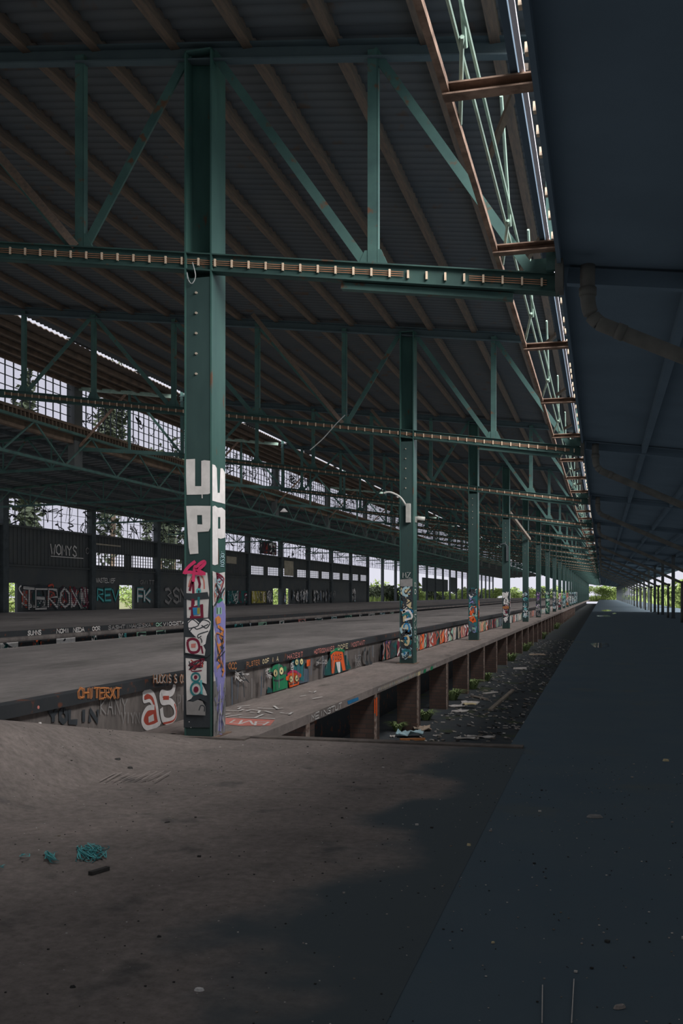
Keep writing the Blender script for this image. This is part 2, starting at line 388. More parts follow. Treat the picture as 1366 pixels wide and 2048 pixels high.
wall = struct(MB().box(WX - .06, WX, 3, YE, 0, .49).build('wall_platform', 'wallc'), 'low grey concrete wall with graffiti below the platform edge', 'wall')
t1 = struct(MB().box(WX - .12, WX + .05, -2, YE, .49, .615).build('trim_1', 'curb'), 'dark rusty steel edge beam along the near platform', 'edge beam')
t2 = struct(MB().box(-15.65, -15.5, -14, YE, .46, .615).build('trim_2', 'curb'), 'dark steel edge beam along the far platform', 'edge beam')
t3 = struct(MB().box(-10.75, -10.64, -14, YE, .50, .612).build('trim_3', 'plat'), 'pale concrete lip on the far side of the near platform', 'edge')
tw = struct(MB().box(-15.6, -15.57, -14, YE, -.3, .46).build('wall_trench', 'curb'), 'dark trench wall with coloured tags across the platform', 'wall')
struct(MB().tube([(-15.1, -10, .42), (-15.1, YE, .42)], .07, 8).build('pipe', 'wallc'), 'long grey pipe running along the trench wall', 'pipe')
e = MB(); e.box(-3.8, -.8, 10.50, 10.66, -.02, .018); e.box(-3.8, -.8, 10.66, 10.78, -.10, -.02)
e.box(-4.7, -3.8, 10.30, 10.36, -.01, .02); e.box(-3.9, -3.8, 10.36, 10.56, -.01, .018); e.box(-4.76, -4.66, 10.36, 10.52, -.01, .018); e.box(-5.1, -4.7, 10.46, 10.54, -.01, .018)
tag(e.build('edge_rail', 'rim'), 'worn pale steel edging strip between the concrete floor and the pit', 'edging')

# ------------------------------------------------------------------ graffiti on the platform wall
fw = lambda px, py: onX(px, py, WX)
def cr(ox, oy, sc): return lambda x, y: fw(ox + x * sc, oy + y * sc)
P = Paint((1, 0, 0))
A = cr(0, 1340, .2928)
two = [(972, 170), (1005, 145), (1045, 170), (1066, 240), (1078, 320), (1092, 372)]
P.fill([A(*p) for p in [(972, 160), (1010, 140), (1050, 165), (1075, 250), (1090, 365), (1010, 395), (970, 370), (970, 310), (1000, 265), (1035, 250), (1010, 200), (985, 200)]], 'p_red')
P.line(smooth_pts([A(*p) for p in two]), .062, 'p_white')
P.line(smooth_pts([A(*p) for p in [(1052, 255), (1005, 262), (976, 310), (972, 360), (1000, 394), (1050, 385), (1088, 362)]]), .062, 'p_white')
P.fill([A(*p) for p in [(1010, 320), (1045, 300), (1050, 345), (1012, 360)]], 'p_offwhite')
P.line(smooth_pts([A(*p) for p in [(976, 168), (980, 215), (1020, 210), (1042, 250)]]), .04, 'p_white')
P.line(smooth_pts([A(*p) for p in [(1188, 98), (1176, 148), (1140, 165), (1098, 160), (1105, 215), (1160, 215), (1192, 260), (1190, 320), (1150, 350), (1110, 335), (1098, 260)]]), .085, 'p_white')
P.line(smooth_pts([A(*p) for p in [(1110, 190), (1150, 190)]]), .05, 'p_red')
P.line(smooth_pts([A(*p) for p in [(1188, 230), (1200, 290), (1180, 345), (1110, 365)]]), .025, 'p_red')
text(P, lambda u, v: A(u, v), 'Y0LIN', 330, 355, 660, 270, .06, 'p_black')
for s_, r in (('KANY', (680, 300, 860, 190)), ('VIYN', (820, 365, 940, 290)), ('PI', (1205, 280, 1250, 170))): text(P, lambda u, v: A(u, v), s_, r[0], r[1], r[2], r[3], .016, 'p_grey', rnd)
B = cr(400, 1240, .2928)
def el(fn, u, v, a, c, m): P.fill(blob(fn, u, v, a, c, None, 18), m)
# three painted big-eyed creatures
P.fill([B(*p) for p in [(620, 320), (735, 335), (735, 420), (672, 434), (640, 400)]], 'p_slate')
el(B, 660, 298, 50, 46, 'p_black'); el(B, 660, 298, 44, 40, 'p_teal')
P.fill([B(*p) for p in [(625, 310), (700, 305), (700, 420), (650, 400)]], 'p_teal')
el(B, 523, 340, 47, 46, 'p_black'); el(B, 522, 342, 42, 41, 'p_green'); el(B, 468, 347, 10, 20, 'p_green'); el(B, 571, 333, 9, 18, 'p_green')
P.fill([B(*p) for p in [(484, 385), (575, 370), (588, 430), (586, 463), (488, 492)]], 'p_green')
P.fill([B(*p) for p in [(445, 500), (452, 455), (478, 470), (486, 492)]], 'p_dkteal')
P.line(smooth_pts([B(*p) for p in [(490, 410), (520, 415), (560, 400)]]), .03, 'p_black')
P.line([B(525, 415), B(530, 480)], .014, 'p_black')
el(B, 625, 392, 48, 40, 'p_black'); el(B, 625, 394, 42, 35, 'p_vorange'); el(B, 582, 398, 9, 15, 'p_vorange'); el(B, 671, 378, 8, 14, 'p_vorange')
P.line(smooth_pts([B(*p) for p in [(585, 372), (610, 352), (640, 352), (668, 372)]]), .042, 'p_pink')
P.fill([B(*p) for p in [(592, 425), (665, 420), (662, 440), (598, 462)]], 'p_vorange'); P.line([B(600, 440), B(655, 428)], .02, 'p_black')
for (u, v, s_) in ((501, 362, 1.), (541, 347, 1.), (606, 404, .85), (645, 398, .85), (644, 287, .8), (676, 284, .8)):
    el(B, u, v, 16 * s_, 28 * s_, 'p_black'); el(B, u, v, 13 * s_, 25 * s_, 'p_yellow'); el(B, u, v + 2, 4 * s_, 8 * s_, 'p_black')
P.fill([B(*p) for p in [(711, 272), (735, 268), (735, 312), (711, 317)]], 'p_vorange')
P.fill([B(*p) for p in [(836, 380), (835, 330), (872, 250), (985, 240), (1015, 330), (960, 350), (875, 375)]], 'p_dkteal')
P.fill([B(*p) for p in [(868, 232), (900, 206), (965, 208), (986, 345), (955, 352), (945, 292), (908, 292), (906, 365), (878, 372)]], 'p_black')
P.fill([B(*p) for p in [(876, 240), (902, 214), (958, 216), (978, 342), (958, 346), (944, 282), (905, 286), (898, 362), (884, 366)]], 'p_vorange')
P.line(smooth_pts([B(*p) for p in [(872, 225), (920, 200), (970, 212)]]), .06, 'p_green')
P.fill([B(*p) for p in [(912, 288), (940, 284), (942, 356), (930, 362), (922, 340)]], 'p_white')
text(P, B, '0005', 888, 272, 950, 236, .02, 'p_black')
for k in range(2): P.line(smooth_pts([B(*p) for p in [(1115 + 30 * k, 190), (1103 + 32 * k, 230), (1110 + 32 * k, 285), (1135 + 25 * k, 296)]]), .09, 'p_black')
P.fill([B(*p) for p in [(1216, 272), (1232, 150), (1262, 138), (1298, 134), (1304, 235), (1270, 262)]], 'p_black')
for st in ([(1222, 250), (1245, 200), (1258, 145)], [(1258, 145), (1272, 200), (1298, 240)], [(1240, 265), (1262, 222), (1285, 250)], [(1226, 215), (1262, 232), (1300, 205)], [(1280, 142), (1290, 180)]):
    P.line(smooth_pts([B(*p) for p in st]), .055, 'p_purple')
for r in ((205, 430, 325, 345), (420, 400, 470, 330), (765, 310, 850, 240), (1030, 320, 1085, 240), (590, 335, 615, 280)):
    for k in range(4): P.line(smooth_pts([B(rnd.uniform(r[0], r[2]), rnd.uniform(r[3], r[1])) for _ in range(6)]), .014, rnd.choice(['p_grey', 'p_offwhite', 'p_black']))
for k in range(46):
    u = rnd.uniform(-20, 1300); top = 1240 + 0
    p = fw(400 + u * .2928, 1400); P.line([(WX, p.y, rnd.uniform(.30, .48)), (WX, p.y + rnd.uniform(-.05, .05), rnd.uniform(.02, .2))], rnd.uniform(.01, .05), rnd.choice(['p_black', 'p_grey', 'p_slate']))
yy = 23.3
while yy < 120:
    m = rnd.choice(['p_rose', 'p_red', 'p_vorange', 'p_cream', 'p_crimson', 'p_black', 'p_dkteal', 'p_rose', 'p_mint', 'p_offwhite']) if yy < 48 else rnd.choice(['p_offwhite', 'p_ltblue', 'p_black', 'p_rose', 'p_slate', 'p_mint'])
    w = rnd.uniform(.15, .5) * (1 + yy / 60)
    P.fill([(WX, yy, .02), (WX, yy + w, .02 + rnd.uniform(0, .05)), (WX, yy + w * rnd.uniform(.7, 1.2), .46), (WX, yy + rnd.uniform(-.1, .2), rnd.uniform(.3, .47))], m)
    for q in range(2): P.line(smooth_pts([(WX, yy + rnd.uniform(0, w), .05 + .4 * z) for z in (0, .33, .66, 1)]), rnd.uniform(.04, .1), rnd.choice(['p_black', 'p_white', 'p_red', 'p_black', 'p_cream']))
    yy += w * rnd.uniform(.7, 1.3)
P.build('graffiti', parent=wall)['label'] = 'graffiti with white numerals and big-eyed green and orange creatures'
P = Paint((1, 0, 0)); X2 = WX + .05
fb = lambda px, py: onX(px, py, X2)
text(P, fb, 'CHITERXT', 155, 1397, 238, 1376, .026, 'p_rustpaint', rnd, .1); text(P, fb, 'CHITERXT', 156, 1396, 239, 1375, .007, 'p_orange', rnd, .1)
text(P, fb, 'HUCKIS S80S', 303, 1366, 366, 1349, .024, 'p_rustpaint', rnd, .1); text(P, fb, 'HUCKIS S80S', 303, 1366, 366, 1349, .010, 'p_offwhite', rnd, .1)
text(P, fb, '0CC', 452, 1338, 468, 1325, .02, 'p_rustpaint', rnd, .1)
for (s_, u0, u1, m) in (('PLSTER', 488, 515, 'p_rustpaint'), ('00F I A', 519, 552, 'p_cream'), ('HAZEST', 569, 600, 'p_rose'), ('HOTRODNAVES', 622, 662, 'p_rose'), ('DOPE', 669, 690, 'p_cream'), ('MOSTANT', 696, 723, 'p_rose')):
    yv = lambda x: 1418 - .187 * x
    n_ = len(s_); cw = (u1 - u0) / n_
    for i, ch in enumerate(s_):
        u = u0 + i * cw; text(P, fb, ch, u, yv(u) + 6.2, u + cw * .8, yv(u) - 2.5, .016, m, rnd)
el_ = blob(fb, 61, 1414, 2.2, 3.5); P.fill(el_, 'p_rose')
P.build('graffiti', parent=t1)['label'] = 'orange and white tags written along the edge beam'
P = Paint((1, 0, 0)); X3 = -15.57
fx = lambda px, py: onX(px, py, X3)
cells = [(0, 36, 'p_offwhite'), (66, 82, 'p_vorange'), (112, 150, 'p_white'), (182, 193, 'p_grey'), (236, 252, 'p_cyan'), (272, 291, 'p_mint'), (311, 330, 'p_mint'), (468, 484, 'p_cyan'), (498, 501, 'p_blue'), (515, 532, 'p_mint'), (557, 567, 'p_offwhite'), (595, 610, 'p_rose'), (628, 644, 'p_offwhite'), (661, 672, 'p_ltblue'), (688, 702, 'p_mint'), (717, 722, 'p_white'), (735, 748, 'p_offwhite'), (758, 768, 'p_ltblue'), (778, 786, 'p_mint')]
for (u0, u1, m) in cells:
    a0, a1 = fx(u0, 1280).y, fx(u1, 1280).y
    P.fill([(X3, a0, .0), (X3, a1, .0), (X3, a1, .34), (X3, a0, .32)], m)
    for k in range(4): P.line(smooth_pts([(X3, rnd.uniform(a0, a1), rnd.uniform(0, .33)) for _ in range(4)]), .07, rnd.choice(['p_black', 'p_black', 'p_dkteal', 'p_white']))
P.build('graffiti', parent=tw)['label'] = 'pale and mint tags along the trench wall'
P = Paint((1, 0, 0)); X4 = -15.5
for (u0, u1, s_, m) in ((55, 82, 'SUMNS', 'p_offwhite'), (113, 138, 'NOMI', 'p_offwhite'), (146, 168, 'NEDA', 'p_offwhite'), (178, 200, 'JOOR', 'p_offwhite'), (215, 300, 'SASHTIMAKESXA', 'p_grey'), (310, 322, 'OK', 'p_mint'), (325, 366, 'VICKDETA', 'p_offwhite')):
    a0, a1 = onX(u0, 1264, X4).y, onX(u1, 1264, X4).y
    text(P, lambda u, v: V((X4, u, v)), s_, a0, .475, a1, .60, .03, m, rnd, .1)
P.build('graffiti', parent=t2)['label'] = 'white tags on the far edge beam'
# writing on the ledge and the floor
P = Paint((0, 0, 1), .003); fl = lambda px, py: onZ(px, py, 0)
P.fill([fl(*p) for p in [(450, 1436), (550, 1440), (540, 1452), (480, 1452), (449, 1449)]], 'p_rose')
for st in ([(470, 1440), (460, 1446), (486, 1448)], [(484, 1441), (478, 1449)], [(478, 1449), (500, 1442)], [(500, 1442), (506, 1450)], [(512, 1444), (538, 1445)], [(514, 1448), (534, 1449)], [(512, 1444), (510, 1452)], [(538, 1445), (526, 1452)]):
    P.line([fl(*p) for p in st], .03, 'p_offwhite')
for st in ([(448, 1436), (484, 1430)], [(450, 1431), (460, 1429)], [(478, 1436), (550, 1439)], [(510, 1437), (527, 1430)], [(476, 1420), (482, 1416), (500, 1417)], [(492, 1424), (503, 1421)], [(503, 1421), (520, 1423), (516, 1428), (500, 1426)], [(530, 1424), (545, 1428)], [(560, 1427), (572, 1429), (586, 1426), (578, 1431)], [(475, 1415), (500, 1413)], [(515, 1418), (550, 1420), (566, 1418)], [(548, 1414), (556, 1420)], [(452, 1423), (480, 1424), (487, 1421)]):
    P.line([fl(*p) for p in st], .035, 'p_offwhite')
for st in ([(618, 1385), (628, 1387), (632, 1384)], [(600, 1395), (612, 1393)], [(625, 1400), (645, 1396)]): P.line([fl(*p) for p in st], .03, 'p_offwhite')
P.build('floor_marking', parent=bpy.data.objects['ledge'])['label'] = 'white letters and a red patch painted on the ledge'
P = Paint((0, 0, 1), .003)
for r, m, n_ in (((152, 1690, 215, 1728), 'p_cyan', 22), ((88, 1708, 118, 1732), 'p_cyan', 9), ((30, 1715, 60, 1722), 'p_cyan', 3), ((0, 1738, 14, 1746), 'p_cyan', 2)):
    for k in range(n_): P.line(smooth_pts([fl(rnd.uniform(r[0], r[2]), rnd.uniform(r[1], r[3])) for _ in range(4)]), .006, m if k % 3 else 'p_teal')
for k in range(9):
    x = 200 + 14 * k; P.line([fl(x, 1566 + rnd.uniform(-3, 3)), fl(x + 30, 1552 + rnd.uniform(-3, 3))], .010, 'p_chalk')
for (x, y, rx, ry) in ((95, 1570, 25, 3),): P.fill(blob(fl, x, y, rx, ry, rnd, 10, .4), 'p_rustpaint' if y > 1600 else 'p_chalk')
P.build('floor_stain', parent=apron)['label'] = 'turquoise scribble and chalk lines on the floor'

# ------------------------------------------------------------------ columns
GREEN_TEXTS = []
def base_column():
    t = thing('column', (0, 0, 0), 'x', 'column', 'green columns along the ledge')
    zt_ = zt(-4.4)
    w = CXR - CXL; x0, x1 = -w / 2, w / 2
    MB().box(x0, x0 + .02, 0, CD, .012, zt_).build('flange', 'green', t)
    MB().box(x1 - .02, x1, 0, CD, .012, zt_).build('flange', 'green', t)
    MB().box(x0 + .02, x1 - .02, CD / 2 - .012, CD / 2 + .012, .012, zt_).build('web', 'green', t)
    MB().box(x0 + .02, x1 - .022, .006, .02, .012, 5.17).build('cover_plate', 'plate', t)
    MB().box(x0 - .06, x1 + .06, -.05, CD + .05, 0, .012).build('base_plate', 'rust', t)
    MB().box(x0, x1, 0, CD, zt_ - .02, zt_).build('cap_plate', 'truss', t)
    for k in range(5):
        z = 5.0 - k * .228
        MB().tube([(-.02, .008, z), (-.02, -.012, z)], .014, 7).build('bolt', 'bolt', t)
    return t
CMX = (CXL + CXR) / 2
def label_col(k):
    if k == 0: return 'nearest green steel column with white UP letters and graffiti foot'
    d = {1: 'black, cream and blue graffiti', 2: 'orange and lilac graffiti', 3: 'white and dark red graffiti', 4: 'black, white and teal graffiti', 5: 'dull slate graffiti', 6: 'bright green graffiti',
         7: 'slate blue graffiti', 8: 'red and white graffiti', 9: 'cyan graffiti', 10: 'rust and pink graffiti', 11: 'pale blue graffiti'}.get(k)
    return '%s green steel column along the ledge%s' % (ORD[k] if k else '', ', ' + d + ' round its foot' if d else ', counted from the camera')
col0 = base_column(); col0.location = (CMX, CY0, 0); col0['label'] = label_col(0)
cols = [col0]
for k in range(1, NB): cols.append(copy_tree(col0, (0, BAY * k, 0), label_col(k)))
bpy.context.view_layer.update()

# first column paint
P = Paint((0, -1, 0), .004); Yf = CY0 + .006
ff = lambda px, py: onY(px, py, Yf)
A = lambda x, y: ff(340 + x * .1464, 900 + y * .1464)
B = lambda x, y: ff(340 + x * .1953, 1100 + y * .1953)
P.fill([A(*p) for p in [(222, 128), (345, 122), (345, 610), (230, 612), (220, 300)]], 'p_offwhite')
P.fill([A(*p) for p in [(430, 150), (470, 140), (548, 148), (562, 300), (555, 590), (520, 605), (430, 608)]], 'p_offwhite')
P.fill([A(*p) for p in [(340, 495), (440, 495), (440, 608), (340, 611)]], 'p_offwhite')
P.fill([A(*p) for p in [(225, 765), (370, 762), (380, 1122), (392, 1415), (275, 1425), (258, 1330), (245, 1120)]], 'p_offwhite')
P.fill([A(*p) for p in [(365, 762), (560, 765), (556, 890), (365, 890)]], 'p_offwhite')
P.fill([A(*p) for p in [(440, 885), (558, 885), (556, 1060), (530, 1112), (390, 1122), (360, 1120), (370, 1015), (445, 1018)]], 'p_offwhite')
P.line([A(442, 600), A(444, 660)], .012, 'p_offwhite')
# white patches of the lower half on a black ground
P.fill([ff(368, 1152), ff(421, 1150), ff(421, 1455), ff(368, 1455)], 'p_black')
P.fill([B(*p) for p in [(180, 220), (385, 232), (405, 430), (392, 700), (178, 695), (172, 420)]], 'p_offwhite')
P.line(smooth_pts([B(*p) for p in [(195, 380), (220, 290), (290, 240), (345, 300), (355, 400)]]), .018, 'p_rose')
P.line(smooth_pts([B(*p) for p in [(205, 420), (225, 340), (240, 330), (245, 560)]]), .03, 'p_crimson'); P.line([B(290, 270), B(310, 350), B(300, 400)], .03, 'p_crimson')
el(B, 298, 420, 26, 30, 'p_cyan'); el(B, 300, 425, 10, 14, 'p_black')
P.fill([B(*p) for p in [(147, 440), (240, 445), (390, 430), (408, 500), (330, 505), (230, 520), (150, 500)]], 'p_black')
P.line([B(240, 500), B(232, 680)], .034, 'p_crimson'); P.line([B(330, 560), B(335, 700)], .034, 'p_crimson'); P.line([B(200, 600), B(345, 565)], .028, 'p_crimson'); P.line([B(210, 690), B(345, 690)], .03, 'p_crimson'); P.line([B(300, 480), B(300, 580)], .028, 'p_teal')
P.fill([B(*p) for p in [(238, 590), (315, 585), (312, 660), (245, 665)]], 'p_blue'); P.fill([B(*p) for p in [(285, 592), (314, 588), (312, 655), (285, 655)]], 'p_olive')
P.fill([B(*p) for p in [(150, 690), (200, 705), (420, 690), (425, 1060), (385, 1100), (150, 1060)]], 'p_black')
P.fill([B(*p) for p in [(190, 730), (225, 708), (270, 712), (310, 745), (350, 708), (400, 702), (426, 735), (418, 810), (385, 880), (370, 960), (335, 985), (290, 920), (230, 860), (196, 800)]], 'p_white')
for st in ([(195, 745), (240, 712), (300, 770), (200, 800), (192, 740)], [(300, 760), (350, 715), (415, 745), (380, 800), (330, 770)], [(210, 830), (250, 790), (290, 810), (400, 760)], [(295, 900), (300, 865), (400, 830)], [(320, 900), (335, 930), (328, 960)], [(200, 820), (280, 900), (330, 880)]):
    P.line(smooth_pts([B(*p) for p in st]), .012, 'p_black')
P.fill([B(*p) for p in [(165, 892), (290, 896), (340, 960), (372, 1020), (365, 1080), (166, 1050)]], 'p_offwhite')
P.line(smooth_pts([B(*p) for p in [(190, 940), (235, 910), (290, 930), (310, 1000), (280, 1045), (210, 1035)]], closed=True), .030, 'p_crimson', True)
P.fill([B(*p) for p in [(225, 960), (275, 955), (270, 1000), (225, 1000)]], 'p_rose'); P.line([B(330, 980), B(345, 1060)], .02, 'p_crimson')
P.fill([B(*p) for p in [(170, 1105), (300, 1118), (385, 1140), (385, 1370), (330, 1350), (375, 1440), (390, 1485), (270, 1500), (180, 1545)]], 'p_offwhite')
for k in range(7): P.line(smooth_pts([B(rnd.uniform(195, 375), rnd.uniform(1115, 1240)) for _ in range(5)]), .013, ['p_crimson', 'p_black', 'p_crimson', 'p_red'][k % 4])
P.line(smooth_pts([B(275 + 42 * math.cos(t), 1300 + 42 * math.sin(t)) for t in [i * .63 for i in range(10)]], closed=True), .020, 'p_teal', True)
el(B, 275, 1300, 18, 20, 'p_crimson')
P.line(smooth_pts([B(282 + 55 * math.cos(t), 1420 + 68 * math.sin(t)) for t in [i * .63 for i in range(10)]], closed=True), .024, 'p_teal', True)
P.line([B(330, 1330), B(338, 1480)], .022, 'p_cyan'); el(B, 280, 1425, 26, 32, 'p_crimson')
P.fill([B(*p) for p in [(215, 1545), (250, 1490), (330, 1470), (395, 1495), (395, 1560), (320, 1520), (255, 1550)]], 'p_black')
P.fill([B(*p) for p in [(178, 1540), (250, 1552), (300, 1530), (345, 1545), (375, 1600), (376, 1690), (182, 1682)]], 'p_grey')
P.line(smooth_pts([B(*p) for p in [(310, 1640), (330, 1590), (365, 1600), (365, 1650)]]), .012, 'p_black')
for st in ([(212, 1695), (225, 1655), (285, 1585), (365, 1522)], [(505, 1690), (400, 1690), (290, 1670), (215, 1680)], [(340, 1800), (345, 1690), (365, 1590), (400, 1640), (490, 1690)], [(375, 1620), (420, 1560), (480, 1525), (495, 1550), (450, 1600), (385, 1640)]):
    P.line(smooth_pts([A(*p) for p in st]), .036, 'p_pink')
el(B, 212, 1755, 5, 6, 'p_offwhite'); el(B, 230, 1813, 4, 5, 'p_offwhite')
P.build('graffiti', parent=col0)['label'] = 'white UP letters, pink tag and layered graffiti on the front'
P = Paint((1, 0, 0), .003); fr = lambda px, py: onX(px, py, CXR)
A = lambda x, y: fr(340 + x * .1464, 900 + y * .1464)
B = lambda x, y: fr(340 + x * .1953, 1100 + y * .1953)
x0 = 574
P.fill([A(*p) for p in [(x0, 195), (610, 205), (635, 250), (640, 420), (646, 570), (646, 712), (x0, 692)]], 'p_white')
P.fill([A(*p) for p in [(684, 250), (715, 250), (748, 310), (748, 738), (690, 722), (644, 712), (646, 585), (675, 585)]], 'p_white')
P.fill([A(*p) for p in [(x0, 772), (610, 760), (650, 790), (650, 1560), (605, 1575), (x0, 1562)]], 'p_white')
P.fill([A(*p) for p in [(648, 790), (700, 785), (748, 825), (748, 920), (648, 915)]], 'p_white'); P.fill([A(*p) for p in [(680, 915), (748, 918), (748, 1195), (685, 1215), (648, 1200), (648, 1075), (680, 1075)]], 'p_white')
text(P, lambda u, v: A(v, u), '10230:', 1605, 680, 1375, 735, .010, 'p_ltblue', rnd, .1)
P.fill([B(*p) for p in [(427, 215), (480, 240), (553, 225), (553, 560), (430, 570)]], 'p_offwhite')
for k in range(7): P.line(smooth_pts([B(rnd.uniform(440, 548), rnd.uniform(240, 540)) for _ in range(5)]), .022, ['p_rose', 'p_ltblue', 'p_crimson', 'p_ltblue'][k % 4])
P.fill([B(*p) for p in [(430, 1340), (553, 1300), (553, 1900), (430, 1925)]], 'p_grey'); P.fill([B(*p) for p in [(430, 560), (553, 560), (553, 1310), (430, 1345)]], 'p_offwhite')
P.fill([B(*p) for p in [(432, 600), (470, 545), (515, 512), (545, 560), (555, 660), (548, 900), (553, 1280), (530, 1420), (540, 1500), (515, 1680), (525, 1780), (505, 1860), (472, 1850), (480, 1700), (462, 1620), (478, 1480), (450, 1330), (432, 1240), (440, 1000), (455, 900), (430, 760)]], 'p_lav')
P.fill([B(*p) for p in [(455, 525), (500, 485), (528, 512), (480, 548)]], 'p_green')
P.fill([B(*p) for p in [(455, 590), (512, 585), (512, 655), (458, 660)]], 'p_mint'); P.line([B(470, 590), B(468, 655)], .02, 'p_black'); P.line([B(498, 590), B(496, 650)], .02, 'p_black')
P.line([B(455, 345), B(508, 490)], .035, 'p_black'); P.line([B(540, 390), B(435, 575)], .03, 'p_black')
P.fill([B(*p) for p in [(442, 700), (475, 672), (502, 700), (498, 745), (455, 765)]], 'p_orange')
P.line(smooth_pts([B(*p) for p in [(470, 780), (530, 830), (490, 880), (530, 940), (470, 990), (498, 1050), (465, 1100), (500, 1160), (460, 1210)]]), .035, 'p_orange')
for k in range(6): P.line(smooth_pts([B(rnd.uniform(440, 540), rnd.uniform(760, 1300)) for _ in range(3)]), .015, ['p_black', 'p_orange', 'p_black'][k % 3])
P.line(smooth_pts([B(*p) for p in [(510, 1220), (525, 1240), (512, 1290)]]), .03, 'p_orange')
for k in range(22): P.line([B(rnd.uniform(432, 550), rnd.uniform(1350, 1900)) for _ in range(2)], .012, rnd.choice(['p_black', 'p_grey', 'p_offwhite', 'p_lav']))
for k in range(8):
    u = rnd.uniform(432, 440); P.line([B(u, 250 + 150 * k), B(u + 6, 350 + 150 * k)], .018, rnd.choice(['p_black', 'p_grey', 'p_colgreen']))
P.build('graffiti', parent=col0)['label'] = 'white UP letters above lavender and orange graffiti on the side'

pal = {1: (['p_cream', 'p_blue', 'p_ltblue', 'p_teal', 'p_cream'], 'p_black', 1.82), 2: (['p_vorange', 'p_lav', 'p_mint', 'p_vorange', 'p_slate'], 'p_teal', 1.85), 3: (['p_white', 'p_offwhite', 'p_crimson', 'p_white'], 'p_black', 1.75),
       4: (['p_ltblue', 'p_white', 'p_cyan', 'p_teal'], 'p_black', 1.8), 5: (['p_slate', 'p_purple', 'p_grey'], 'p_black', 1.8), 6: (['p_green', 'p_mint', 'p_green'], 'p_dkteal', 1.9), 7: (['p_slate', 'p_ltblue', 'p_grey'], 'p_slate', 1.9),
       8: (['p_red', 'p_white', 'p_crimson'], 'p_black', 1.8), 9: (['p_cyan', 'p_ltblue'], 'p_teal', 1.9), 10: (['p_rose', 'p_rustpaint'], 'p_grey', 1.9), 11: (['p_ltblue', 'p_white'], 'p_teal', 2.0), 12: (['p_white', 'p_ltblue'], 'p_slate', 2.0), 13: (['p_ltblue', 'p_white'], 'p_teal', 2.1), 14: (['p_ltblue', 'p_slate'], 'p_teal', 2.1)}
for k, (pl_, bg, h) in pal.items():
    r = random.Random(40 + k); Y = CY0 + BAY * k
    P = Paint((0, -1, 0), .005)
    f1 = lambda u, v: V((CXL + .02 + u, Y + .006, v))
    z0 = .12 if k in (1, 5, 6) else .28
    scrawl(P, f1, 0, CXR - CXL - .04, z0, h, pl_, r, .30, bg, .045)
    if k == 1:
        P.fill([f1(0, 1.8), f1(.29, 1.8), f1(.29, 1.98), f1(0, 1.96)], 'p_grey'); text(P, f1, 'MZ', .06, 2.0, .24, 2.12, .012, 'p_offwhite', r)
    if k == 3: P.fill([f1(0, .95), f1(.29, .95), f1(.29, 1.08), f1(0, 1.06)], 'p_rustpaint')
    P.build('graffiti', parent=cols[k])
    P = Paint((1, 0, 0), .004)
    f2 = lambda u, v: V((CXR, Y + u, v))
    if k > 1: scrawl(P, f2, .02, CD - .02, z0, h, pl_, r, .4, bg if k % 3 == 0 else 'p_colgreen', .04)
    else:
        text(P, lambda u, v: f2(v, u), 'OSCAR 80S', .5, .05, 1.9, .3, .02, 'p_offwhite', r)
    P.build('graffiti', parent=cols[k])

# ------------------------------------------------------------------ trusses of the main roof
def base_truss():
    t = thing('roof_truss', (0, CY0 + .1, 5.3), 'x', 'truss', 'green roof trusses')
    y = CY0 + .10
    B_ = lambda X: V((X, y, zb(X))); T_ = lambda X: V((X, y, zt(X)))
    m = MB().channel(B_(-.43), B_(-15.6), .12, .20, side=1)
    for sg in (-1, 1): o = V((0, -.075, sg * .092)); m.bar(B_(-.43) + o, B_(-15.6) + o, .05, .014)
    m.build('bottom_chord', 'chord', t)
    MB().bar(B_(-.9) + V((0, .02, -.15)), B_(-2.75) + V((0, .02, -.15)), .10, .07).build('stiffener', 'truss', t)
    MB().channel(T_(-.6), T_(-15.6), .12, .20).build('top_chord', 'shaded', t)
    vs = [-2.4, -5.92, -8.1, -10.3, -12.5, -14.5]
    for X in vs:
        m = MB(); m.bar(B_(X), T_(X), .05, .11, (1, 0, 0)); m.bar(B_(X) + V((.055, .02, 0)), T_(X) + V((.055, .02, 0)), .09, .012, (1, 0, 0)); m.build('vertical', 'truss', t)
    for a, c in ((-.62, -2.4), (-2.4, -4.25), (-5.92, -4.55), (-5.92, -8.1), (-8.1, -10.3), (-10.3, -12.5), (-14.5, -12.5)):
        MB().bar(B_(a), T_(c), .03, .10, (1, 0, 0)).build('diagonal', 'truss', t)
    MB().bar(V((-5.95, y - .05, zb(-5.95) + .1)), V((-7.9, y - .9, zt(-7.9))), .05, .09).build('brace', 'purlin', t)
    for X in (-2.4, -.62, -5.92, -8.1, -10.3, -12.5, -14.5):
        z = zb(X); w = .15
        MB().hexa([(X - w - .05, y - .02, z + .02), (X + w + (.05 if X < -1 else 0.02), y - .02, z + .02), (X + w + (.05 if X < -1 else .02), y + .02, z + .02), (X - w - .05, y + .02, z + .02),
                   (X - w * .6, y - .02, z + .26), (X + w * .6, y - .02, z + .26), (X + w * .6, y + .02, z + .26), (X - w * .6, y + .02, z + .26)]).build('gusset_plate', 'truss', t)
    return t
tr0 = base_truss()
tr0['label'] = 'nearest green roof truss crossing in front of the first column'
for k in range(1, NB): copy_tree(tr0, (0, BAY * k, 0), '%s green roof truss from the camera, resting on the %s column' % (ORD[k], ORD[k]))
copy_tree(tr0, (0, -BAY, 0), 'green roof truss overhead behind the camera')

